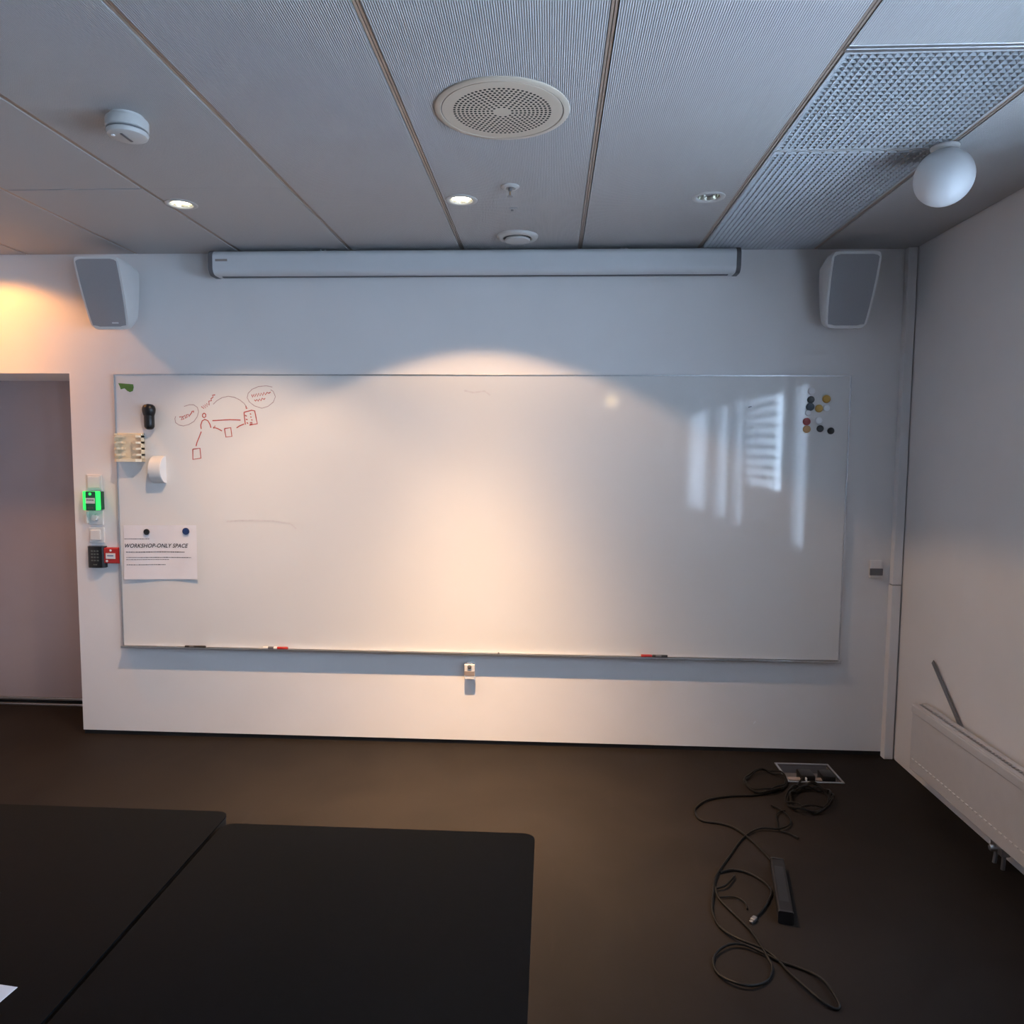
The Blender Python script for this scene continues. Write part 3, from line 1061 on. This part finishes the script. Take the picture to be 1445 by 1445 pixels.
# round perforated ceiling diffuser
VX, VY = -.160, -1.600
o = thing('ceiling_diffuser', 'large round cream ceiling vent with a perforated plate', 'ceiling vent', (VX, VY, H))
T = Matrix.Translation((VX, VY, H))
MB().lathe([(.2075, 0), (.2075, -.003), (.205, -.005), (.1895, -.0062), (.188, -.005), (.188, 0)], 72, T, cap=False).build('outer_ring', M['cream'], o, smooth=True)
MB().lathe([(.1885, -.003), (.1855, -.003)], 72, T, cap=False).build('groove', M['cap'], o)
m = MB()
bm = m.bm
zpl = H - .0062
NR = 10
r_in, r_out = .026, .153
dr = (r_out - r_in) / NR
for k in range(NR):
    ra, rb = r_in + k * dr, r_in + (k + 1) * dr
    cnt = 12 + 6 * k
    rm = (ra + rb) / 2
    hr = .0046
    for i in range(cnt):
        a0 = 2 * PI * i / cnt
        a1 = 2 * PI * (i + 1) / cnt
        am = (a0 + a1) / 2
        outer = [(ra, a0), (ra, am), (ra, a1), (rm, a1), (rb, a1), (rb, am), (rb, a0), (rm, a0)]
        O = [bm.verts.new((VX + r * math.cos(a), VY + r * math.sin(a), zpl)) for r, a in outer]
        cxh, cyh = VX + rm * math.cos(am), VY + rm * math.sin(am)
        I = []
        for (r, a) in outer:
            dx, dy = VX + r * math.cos(a) - cxh, VY + r * math.sin(a) - cyh
            l = math.hypot(dx, dy)
            I.append(bm.verts.new((cxh + dx / l * hr, cyh + dy / l * hr, zpl)))
        for q in range(8):
            p = (q + 1) % 8
            bm.faces.new((O[q], O[p], I[p], I[q]))
bmesh.ops.remove_doubles(bm, verts=bm.verts, dist=1e-5)
m.lathe([(r_in, -.0062), (0, -.0062)], 48, T, cap=False)
m.lathe([(r_out, -.0062), (.175, -.0062), (.1850, -.0058), (.1858, -.002)], 72, T, cap=False)
m.build('perforated_plate', M['cream'], o)
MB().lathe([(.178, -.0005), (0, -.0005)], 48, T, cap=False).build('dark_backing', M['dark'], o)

# sprinkler
o = thing('sprinkler', 'small sprinkler head with white rose on the ceiling', 'sprinkler', (-.171, -.95, H))
T = Matrix.Translation((-.171, -.95, H))
MB().lathe([(.036, 0), (.036, -.003), (.030, -.007), (.022, -.009), (.016, -.006)], 32, T, cap=False).build('rose', M['ceiling_white'], o, smooth=True)
m = MB()
m.lathe([(.016, -.005), (.009, -.007), (.008, -.018), (.004, -.020)], 16, T)
m.box(-.1755, -.1725, -.952, -.948, H - .038, H - .012)
m.box(-.1695, -.1665, -.952, -.948, H - .038, H - .012)
m.build('frame_arms', M['steel'], o)
MB().lathe([(0, -.036), (.011, -.037), (.012, -.040), (0, -.041)], 16, T).build('deflector', M['steel'], o)
MB().lathe([(.002, -.015), (.0025, -.036)], 10, T).build('bulb', M['mag_orange'], o)

# small square cover on the ceiling
o = thing('ceiling_sensor', 'tiny white square cover on the ceiling below the sprinkler', 'sensor', (-.171, -.665, H))
MB().box(-.187, -.155, -.700, -.632, H - .005, H, .0015).build('cover', M['tile'], o)
MB().box(-.183, -.172, -.690, -.670, H - .0062, H - .0045).build('slot', M['cap'], o)

# exhaust valve
o = thing('air_valve', 'round white air valve on the ceiling in front of the screen case', 'air valve', (-.172, -.285, H))
T = Matrix.Translation((-.172, -.285, H))
MB().lathe([(.100, 0), (.100, -.006), (.094, -.014), (.080, -.018), (.070, -.014), (.066, -.004)], 48, T, cap=False).build('collar', M['ceiling_white'], o, smooth=True)
MB().lathe([(.066, -.003), (0, -.003)], 40, T, cap=False).build('gap', M['cap'], o)
MB().lathe([(.020, -.003), (.058, -.014), (.062, -.020), (.058, -.026), (.040, -.029), (0, -.030)], 48, T).build('disc', M['ceiling_white'], o, smooth=True)

# globe lamp
GX, GY, GZ, GR = 1.330, -1.277, 2.5585, .094
o = thing('globe_lamp', 'unlit white glass globe lamp on the ceiling by the louvre', 'ceiling lamp', (GX, GY, H))
T = Matrix.Translation((GX, GY, GZ))
prof = [(GR * math.sin(PI * k / 26), -GR * math.cos(PI * k / 26)) for k in range(0, 25)]
MB().lathe(prof, 48, T, cap=False).build('globe', M['globe'], o, smooth=True)
MB().lathe([(.046, .002), (.046, -.003), (.042, -.010), (.030, -.016)], 32, Matrix.Translation((GX, GY, H - .002))).build('fitting', M['white_plastic'], o, smooth=True)

o = thing('globe_lamp', 'lit warm globe lamp on the ceiling at the far rear of the room', 'ceiling lamp', (1.10, -9.70, H))
prof = [(GR * math.sin(PI * k / 26), -GR * math.cos(PI * k / 26)) for k in range(0, 25)]
MB().lathe(prof, 32, Matrix.Translation((1.10, -9.70, GZ)), cap=False).build('globe', M['lamp_warm'], o, smooth=True)
MB().lathe([(.046, .002), (.046, -.003), (.042, -.010), (.030, -.016)], 32, Matrix.Translation((1.10, -9.70, H - .002))).build('fitting', M['white_plastic'], o, smooth=True)

# ================================================================== WALL DEVICES BY THE DOOR
YW = 0.0


def plate(parent, name, x0, x1, z0, z1, y0, y1, mt, bev=.003):
    return MB().box(x0, x1, y0, y1, z0, z1, bev).build(name, M[mt], parent)


o = thing('light_switch', 'white rocker switch above the green call point', 'switch', (-2.513, YW, 1.389), 'white wall plates beside the door')
plate(o, 'surround', -2.555, -2.470, 1.389, 1.474, -.010, 0, 'white_plastic')
plate(o, 'rocker', -2.546, -2.479, 1.400, 1.464, -.015, -.009, 'white_plastic')

o = thing('door_release', 'green lit emergency door release box beside the door', 'call point', (-2.53, YW, 1.283))
plate(o, 'back_box', -2.552, -2.462, 1.283, 1.383, -.032, 0, 'green', .004)
plate(o, 'light_frame', -2.560, -2.462, 1.281, 1.385, -.044, -.032, 'green_glow', .005)
plate(o, 'front_plate', -2.540, -2.484, 1.279, 1.384, -.050, -.043, 'green', .004)
lw = plate(o, 'label_window', -2.538, -2.486, 1.318, 1.348, -.0515, -.049, 'label', .0005)
m = MB()
for k in range(4):
    m.box(-2.531 + k * .0105, -2.524 + k * .0105, -.0525, -.051, 1.334, 1.340)
m.build('label_text', M['ink'], lw)
MB().lathe([(.0075, 0), (.0075, .003), (0, .004)], 20, Matrix.Translation((-2.512, -.049, 1.370)) @ Matrix.Rotation(PI / 2, 4, 'X')).build('indicator', M['green_glow'], o, smooth=True)
m = MB()
for k in range(3):
    m.box(-2.527 + k * .011, -2.519 + k * .011, -.0515, -.0495, 1.290, 1.298)
m.build('lower_text', M['key'], o)

o = thing('dimmer_switch', 'white dimmer with round knob below the green call point', 'switch', (-2.51, YW, 1.197), 'white wall plates beside the door')
plate(o, 'surround', -2.552, -2.467, 1.197, 1.280, -.012, 0, 'white_plastic')
MB().lathe([(.021, .011), (.020, .022), (.017, .027), (0, .028)], 28, Matrix.Translation((-2.510, 0, 1.238)) @ Matrix.Rotation(PI / 2, 4, 'X')).build('knob', M['white_plastic'], o, smooth=True)
plate(o, 'side_tab', -2.556, -2.546, 1.206, 1.272, -.030, -.010, 'white_plastic', .002)

o = thing('light_switch', 'white square switch right above the black keypad', 'switch', (-2.51, YW, 1.096), 'white wall plates beside the door')
plate(o, 'surround', -2.552, -2.466, 1.096, 1.182, -.011, 0, 'white_plastic')
plate(o, 'button', -2.538, -2.482, 1.112, 1.170, -.024, -.010, 'white_plastic', .004)

o = thing('keypad', 'black keypad mounted on the wall beside the door', 'keypad', (-2.51, YW, .962))
m = MB()
sec = [(-2.556, 0), (-2.458, 0), (-2.458, -.020), (-2.470, -.030), (-2.490, -.036), (-2.507, -.038), (-2.524, -.036), (-2.544, -.030), (-2.556, -.020)]
m.prism(sec, lambda a, c: (a, c, .960), lambda a, c: (a, c, 1.079))
key_body = m.build('housing', M['black'], o)
mk0 = None
for r_ in range(4):
    for c_ in range(3):
        if mk0 is None:
            kk = MB().box(-.0055, .0055, -.0012, .0008, -.004, .004, .0006).build('key', M['key'], key_body, local=True)
            mk0 = kk.data
        else:
            kk = bpy.data.objects.new('key', mk0)
            COL.objects.link(kk)
            kk.parent = key_body
        kk.location = Vector((-2.523 + c_ * .016, -.0378 + (.0005 if c_ == 1 else .0015), 1.054 - r_ * .0175)) - o.location
MB().box(-2.516, -2.496, -.0388, -.037, .976, .981).build('badge', M['key'], o)

o = thing('fire_call_point', 'red fire alarm call point next to the keypad', 'call point', (-2.42, YW, .983))
plate(o, 'box', -2.463, -2.378, .984, 1.072, -.022, 0, 'red', .003)
plate(o, 'front', -2.461, -2.380, .986, 1.070, -.028, -.021, 'red', .003)
gl = plate(o, 'glass', -2.449, -2.395, 1.011, 1.042, -.0300, -.027, 'label', .0005)
MB().box(-2.440, -2.405, -.0308, -.0298, 1.026, 1.031).build('label_text', M['blue_ink'], gl)
MB().lathe([(.0065, 0), (.005, .002), (0, .0022)], 16, Matrix.Translation((-2.422, -.0278, 1.057)) @ Matrix.Rotation(PI / 2, 4, 'X')).build('emblem', M['label'], o)
MB().lathe([(.007, 0), (.006, .002), (0, .0022)], 16, Matrix.Translation((-2.444, -.0278, .998)) @ Matrix.Rotation(PI / 2, 4, 'X')).build('key_hole', M['label'], o)

# small device under the whiteboard
o = thing('sensor_box', 'small white sensor box on the wall under the whiteboard', 'sensor', (-.427, YW, .372))
plate(o, 'body', -.456, -.398, .376, .462, -.034, 0, 'white_plastic', .004)
plate(o, 'panel', -.4545, -.3995, .398, .424, -.0355, -.033, 'beige', .001)
MB().lathe([(.011, 0), (.011, .006), (.004, .008), (0, .008)], 20, Matrix.Translation((-.427, -.033, .448)) @ Matrix.Rotation(PI / 2, 4, 'X')).build('eye', M['cap'], o, smooth=True)
MB().lathe([(.016, 0), (.016, .022)], 20, Matrix.Translation((-.427, -.002, .462)) @ Matrix.Rotation(PI / 2, 4, 'X')).build('top_hump', M['white_plastic'], o, smooth=True)

# thermostat near the right corner
o = thing('thermostat', 'small white thermostat with dark display near the corner trunking', 'thermostat', (1.715, YW, .96))
plate(o, 'body', 1.685, 1.747, .968, 1.062, -.020, 0, 'wall', .004)
plate(o, 'display', 1.682, 1.748, .984, 1.020, -.0265, -.019, 'cap', .002)
plate(o, 'bottom_lip', 1.688, 1.745, .969, .980, -.024, -.018, 'white_plastic', .002)

# chip in the plaster
m = MB()
m.prism([(1.112, .156), (1.121, .162), (1.127, .175), (1.120, .172), (1.114, .165)], lambda a, c: (a, 0.0, c), lambda a, c: (a, -.0008, c))
m.build('plaster_chip', M['mag_white'], bpy.data.objects['wall_back'])

# ================================================================== RADIATOR AND ROD
RX = 1.757
RY0, RY1, RZ0, RZ1 = -2.60, -.385, .100, .425
o = thing('radiator', 'long low white panel radiator on the right wall', 'radiator', (1.80, -1.45, RZ0))
m = MB()
m.box(RX, RX + .012, RY0, RY1, RZ0, RZ1 - .012, .004)
m.box(RX - .006, RX + .004, RY0, RY1, RZ1 - .045, RZ1 - .006, .005)
rad_front = m.build('front_panel', M['radiator'], o)
MB().box(RX + .050, RX + .062, RY0, RY1, RZ0, RZ1 - .012, .004).build('back_panel', M['radiator'], o)
m = MB()
m.box(RX - .002, RX + .022, RY0, RY1, RZ1 - .012, RZ1, .004)
m.box(RX + .042, RX + .066, RY0, RY1, RZ1 - .012, RZ1, .004)
y = RY0
while y < RY1:
    m.box(RX + .022, RX + .042, y, min(y + .004, RY1), RZ1 - .010, RZ1 - .003)
    y += .022
m.build('top_grille', M['radiator'], o)
MB().box(RX, RX + .062, RY1 - .004, RY1, RZ0, RZ1 - .008, .0015).build('side_cover', M['radiator'], o)
# slots low on the front panel, their bright glints painted as whiter ribs
me0 = None
y = RY1 - .03
while y > RY0 + .02:
    if me0 is None:
        s = MB().box(-.003, .003, -.010, .010, -.0035, .0035, .002).build('glint_rib', M['white_plastic'], rad_front, local=True)
        me0 = s.data
    else:
        s = bpy.data.objects.new('glint_rib', me0)
        COL.objects.link(s)
        s.parent = rad_front
    s.location = Vector((RX, y, .156)) - o.location
    y -= .033
for yy in (-.50, -1.9):
    MB().box(RX + .06, XR - .002, yy - .02, yy + .02, .16, .36, .002).build('wall_bracket', M['radiator'], o)
m = MB()
m.tube([(RX + .03, -1.04, RZ0 + .01), (RX + .03, -1.04, .05), (RX + .025, -1.04, .0)], .008, 10)
m.tube([(RX + .03, -1.09, RZ0 + .01), (RX + .03, -1.09, .05), (RX + .028, -1.09, .0)], .008, 10)
m.build('pipe', M['steel'], o, smooth=True)
MB().box(RX + .012, RX + .048, -1.105, -1.025, .055, .095, .006).build('valve', M['steel'], o)
MB().lathe([(.012, 0), (.013, .004), (.013, .022), (.010, .026)], 16, Matrix.Translation((RX + .014, -1.065, .075)) @ Matrix.Rotation(-PI / 2, 4, 'Y')).build('valve_knob', M['alu'], o, smooth=True)

m = MB()
p0 = Vector((1.836, -.398, .632))
p1 = Vector((1.834, -.930, .190))
d_ = (p1 - p0).normalized()
side = Vector((1, 0, 0)).cross(d_).normalized()
w2 = .0115
def rodpt(p, a, c):
    return p + side * a + Vector((c, 0, 0))
sec = [(-w2, -.004), (w2, -.004), (w2, .004), (w2 - .003, .004), (w2 - .003, -.001), (-w2, -.001)]
m.prism(sec, lambda a, c: rodpt(p0, a, c), lambda a, c: rodpt(p1, a, c))
tag(m.build('metal_rod', M['steel']), 'grey metal rod leaning on the wall behind the radiator', 'rod')

# ================================================================== FLOOR BOX, POWER STRIP, CABLES
o = thing('floor_box', 'open floor socket box with pale metal rim near the wall', 'floor box', ((FBX0 + FBX1) / 2, (FBY0 + FBY1) / 2, 0))
m = MB()
t = .010
m.box(FBX0, FBX1, FBY1 - t, FBY1, 0, .006, .0015)
m.box(FBX0, FBX1, FBY0, FBY0 + t, 0, .006, .0015)
m.box(FBX0, FBX0 + t, FBY0 + t, FBY1 - t, 0, .006, .0015)
m.box(FBX1 - t, FBX1, FBY0 + t, FBY1 - t, 0, .006, .0015)
m.build('rim', M['alu'], o)
m = MB()
a0, a1, c0, c1 = FBX0 + .014, FBX1 - .014, FBY0 + .014, FBY1 - .014
m.box(a0, a1, c0, c1, -.070, -.066)
m.box(a0, a0 + .002, c0, c1, -.066, 0)
m.box(a1 - .002, a1, c0, c1, -.066, 0)
m.box(a0 + .002, a1 - .002, c0, c0 + .002, -.066, 0)
m.box(a0 + .002, a1 - .002, c1 - .002, c1, -.066, 0)
m.build('tub', M['cap'], o)
rot = Matrix.Translation(((a0 + a1) / 2, -.306, -.006)) @ Matrix.Rotation(math.radians(14), 4, 'X')
MB().box(-(a1 - a0) / 2 + .004, (a1 - a0) / 2 - .004, -.011, .011, -.002, .002, mtx=rot).build('socket_strip', M['beige'], o)
MB().box(a0 + .004, a1 - .004, -.268, -.168, -.040, -.036).build('socket_plate', M['cap'], o)
for (px, w) in ((1.268, .070), (1.372, .066)):
    m = MB()
    m.box(px, px + w, -.322, -.238, -.036, .020, .008)
    m.build('plug', M['black'], o, smooth=True)
MB().box(1.284, 1.291, -.338, -.324, -.002, .012, .001).build('tag', M['label'], o)

ps = thing('power_strip', 'black power strip bar lying on the floor among the cables', 'power strip', (.85, -1.30, 0))
ax = Vector((.899, -1.150, 0)); bx = Vector((.829, -1.478, 0))
dirv = (bx - ax).normalized(); lat = Vector((-dirv.y, dirv.x, 0))
sec = rounded(.050, .044, .006, 3, 0, .022)
m = MB()
m.prism(sec, lambda a, c: ax + lat * a + Vector((0, 0, c)), lambda a, c: bx + lat * a + Vector((0, 0, c)))
m.build('housing', M['strip'], ps)
sec = rounded(.0515, .0455, .006, 3, 0, .0228)
m = MB()
m.prism(sec, lambda a, c: bx + lat * a + Vector((0, 0, c)), lambda a, c: bx + dirv * .010 + lat * a + Vector((0, 0, c)))
m.build('end_cap', M['black'], ps)
m = MB()
m.prism(rounded(.0515, .0455, .006, 3, 0, .0228), lambda a, c: ax - dirv * .010 + lat * a + Vector((0, 0, c)), lambda a, c: ax + lat * a + Vector((0, 0, c)))
m.build('end_cap', M['black'], ps)
m = MB()
p = ax + dirv * .05
q = ax + dirv * .28
m.quad(p + lat * .016 + Vector((0, 0, .0442)), q + lat * .016 + Vector((0, 0, .0442)), q - lat * .016 + Vector((0, 0, .0442)), p - lat * .016 + Vector((0, 0, .0442)))
m.build('socket_panel', M['black'], ps)

CABLES = {'A': [(1.183, -0.349), (1.129, -0.448), (0.998, -0.522), (0.867, -0.543), (0.759, -0.583), (0.691, -0.654), (0.666, -0.719), (0.682, -0.788), (0.761, -0.809), (0.816, -0.855), (0.861, -0.963), (0.887, -1.064), (0.903, -1.126)],
    'B': [(1.029, -0.631), (1.062, -0.666), (1.074, -0.736), (1.057, -0.806), (0.997, -0.851), (0.925, -0.848), (0.866, -0.884), (0.808, -0.951), (0.743, -1.059), (0.681, -1.161), (0.641, -1.242), (0.615, -1.33), (0.598, -1.389), (0.587, -1.457), (0.597, -1.53), (0.64, -1.593), (0.705, -1.632), (0.741, -1.675), (0.758, -1.736), (0.787, -1.809), (0.819, -1.862), (0.846, -1.88), (0.861, -1.873), (0.861, -1.84), (0.854, -1.781), (0.834, -1.74), (0.791, -1.708), (0.749, -1.688), (0.709, -1.659), (0.652, -1.621), (0.601, -1.624), (0.555, -1.66), (0.533, -1.706), (0.539, -1.758), (0.577, -1.798), (0.627, -1.807), (0.682, -1.775), (0.712, -1.722), (0.71, -1.677), (0.704, -1.613), (0.693, -1.534), (0.662, -1.452), (0.628, -1.364), (0.627, -1.311), (0.623, -1.299)],
    'C': [(0.671, -1.191), (0.723, -1.171), (0.778, -1.188), (0.821, -1.243), (0.832, -1.304), (0.797, -1.377), (0.761, -1.429), (0.727, -1.47)],
    'D': [(0.621, -1.305), (0.666, -1.29), (0.707, -1.237), (0.719, -1.217)],
    'E': [(0.631, -1.352), (0.687, -1.349), (0.715, -1.376), (0.715, -1.416)],
    'Fx': [(1.057, -0.919), (1.03, -0.876), (0.997, -0.851), (1.012, -0.775), (1.021, -0.731), (1.051, -0.688), (1.077, -0.674)],
    'coil1': [(1.155, -0.421), (1.134, -0.457), (1.105, -0.481), (1.071, -0.491), (1.039, -0.489), (1.013, -0.479), (0.994, -0.465), (0.979, -0.446), (0.971, -0.419), (0.973, -0.383), (0.99, -0.341), (1.021, -0.301), (1.058, -0.274), (1.094, -0.264), (1.123, -0.273), (1.145, -0.293), (1.164, -0.318), (1.177, -0.345), (1.18, -0.375), (1.167, -0.409), (1.139, -0.446), (1.103, -0.481), (1.067, -0.506), (1.036, -0.515), (1.01, -0.506), (0.987, -0.483), (0.97, -0.453), (0.962, -0.421), (0.969, -0.389), (0.99, -0.357), (1.021, -0.323), (1.055, -0.291), (1.09, -0.266), (1.124, -0.256), (1.155, -0.266), (1.176, -0.293), (1.184, -0.331), (1.177, -0.37), (1.159, -0.404), (1.136, -0.433), (1.11, -0.458), (1.08, -0.48), (1.046, -0.497), (1.011, -0.503), (0.983, -0.495)],
    'coil2': [(1.138, -0.534), (1.159, -0.492), (1.19, -0.462), (1.226, -0.451), (1.261, -0.454), (1.288, -0.465), (1.307, -0.48), (1.322, -0.499), (1.33, -0.525), (1.329, -0.562), (1.311, -0.606), (1.279, -0.648), (1.239, -0.679), (1.203, -0.692), (1.176, -0.687), (1.155, -0.668), (1.137, -0.645), (1.12, -0.619), (1.111, -0.592), (1.117, -0.559), (1.143, -0.518), (1.182, -0.474), (1.225, -0.436), (1.262, -0.416), (1.29, -0.419), (1.314, -0.443), (1.332, -0.477), (1.343, -0.514), (1.339, -0.547), (1.319, -0.58), (1.288, -0.613), (1.252, -0.648), (1.217, -0.679), (1.183, -0.699), (1.152, -0.702), (1.125, -0.685), (1.11, -0.652), (1.109, -0.612), (1.123, -0.573), (1.145, -0.539), (1.171, -0.511), (1.199, -0.483), (1.233, -0.457), (1.273, -0.436), (1.311, -0.43), (1.336, -0.445), (1.342, -0.48), (1.331, -0.526), (1.311, -0.57), (1.291, -0.605), (1.271, -0.629), (1.245, -0.646), (1.212, -0.659), (1.174, -0.669), (1.142, -0.672), (1.124, -0.661), (1.121, -0.633), (1.128, -0.592), (1.14, -0.545), (1.157, -0.505), (1.181, -0.478), (1.213, -0.466), (1.249, -0.463), (1.282, -0.465), (1.307, -0.472), (1.321, -0.486), (1.327, -0.513)]}


def cable(name, label, runs, r, ends=()):
    o = thing(name, label, 'cable', (runs[0][0][0][0], runs[0][0][0][1], 0))
    for pts, z0, amp in runs:
        P = [(x, y, max(r + .0005, z0 + amp * math.sin(i * 1.35 + x * 9))) for i, (x, y) in enumerate(pts)]
        MB().tube(P, r, 8, 4).build('cord', M['cable'], o, smooth=True)
    for (x, y, a) in ends:
        m = MB()
        mt = Matrix.Translation((x, y, .0075)) @ Matrix.Rotation(a, 4, 'Z')
        m.box(-.004, .022, -.0085, .0085, -.0065, .0065, .003, mtx=mt)
        m.box(.022, .034, -.006, .006, -.0035, .0035, .001, mtx=mt)
        m.build('connector', M['steel'], o)
    return o


cable('power_cable', 'black cable looping left from the floor box to the power strip', [(CABLES['A'] + [(.899, -1.142)], .006, .0015)], .0048)
cable('coiled_cable', 'coiled black cable to the left of the floor box', [(CABLES['coil1'], .016, .008)], .0042)
cable('coiled_cable', 'tight coil of black cable in front of the floor box', [([(1.30, -.285)] + CABLES['coil2'], .020, .012)], .0048)
cable('video_cable', 'long thin black cable winding across the floor towards the table', [(CABLES['B'], .009, .004)], .0044)
cable('branch_cable', 'short curved cable with plug between the long cable and power strip', [(CABLES['C'], .006, .001)], .0046, [(.727, -1.470, math.radians(230))])
cable('cable_tail', 'short stub of cable at the left bend of the long cable', [(CABLES['D'], .010, .003)], .0044)
cable('cable_tail', 'thin cable end curling just below the left bend', [(CABLES['E'], .006, .001)], .0030)
cable('cable_tail', 'loose cable end lying above the power strip', [(CABLES['Fx'], .010, .003)], .0036)


# ================================================================== TABLES
def table(label, x0, x1, y0, y1, zt):
    o = thing('table', label, 'table', ((x0 + x1) / 2, (y0 + y1) / 2, 0), 'dark tables pushed together')
    w, h = x1 - x0, y1 - y0
    cx, cy = (x0 + x1) / 2, (y0 + y1) / 2
    out = rounded(w, h, .028, 6, cx, cy)
    m = MB()
    m.prism(out, lambda a, c: (a, c, zt - .003), lambda a, c: (a, c, zt))
    top = m.build('table_top', M['table'], o)
    m = MB()
    m.prism(rounded(w - .001, h - .001, .0275, 6, cx, cy), lambda a, c: (a, c, zt - .025), lambda a, c: (a, c, zt - .003))
    m.build('edge_band', M['tedge'], o)
    m = MB()
    i_ = .06
    m.box(x0 + i_, x1 - i_, y0 + i_, y0 + i_ + .03, zt - .065, zt - .025, .002)
    m.box(x0 + i_, x1 - i_, y1 - i_ - .03, y1 - i_, zt - .065, zt - .025, .002)
    m.box(x0 + i_, x0 + i_ + .03, y0 + i_ + .03, y1 - i_ - .03, zt - .065, zt - .025, .002)
    m.box(x1 - i_ - .03, x1 - i_, y0 + i_ + .03, y1 - i_ - .03, zt - .065, zt - .025, .002)
    m.build('apron', M['black'], o)
    for sx in (x0 + i_ + .02, x1 - i_ - .02):
        for sy in (y0 + i_ + .02, y1 - i_ - .02):
            MB().lathe([(.020, 0), (.020, .012), (.019, .014), (.019, zt - .065)], 20, Matrix.Translation((sx, sy, 0))).build('leg', M['black'], o, smooth=True)
    return o


ZT = .725
table('dark table at the right with a rounded corner, nearest the cables', -.768, -.026, -3.72, -2.292, ZT)
table('dark table at the left carrying the sheet of paper', -2.20, -.778, -3.66, -2.236, ZT)
m = MB()
pz = ZT
pp = [Vector((-.869, -2.842)), Vector((-.905, -3.135)), Vector((-1.113, -3.110)), Vector((-1.077, -2.817))]
m.prism([(p.x, p.y) for p in pp], lambda a, c: (a, c, pz), lambda a, c: (a, c, pz + .0006))
tag(m.build('paper_sheet', M['paper']), 'white sheet of paper lying on the left table', 'paper')
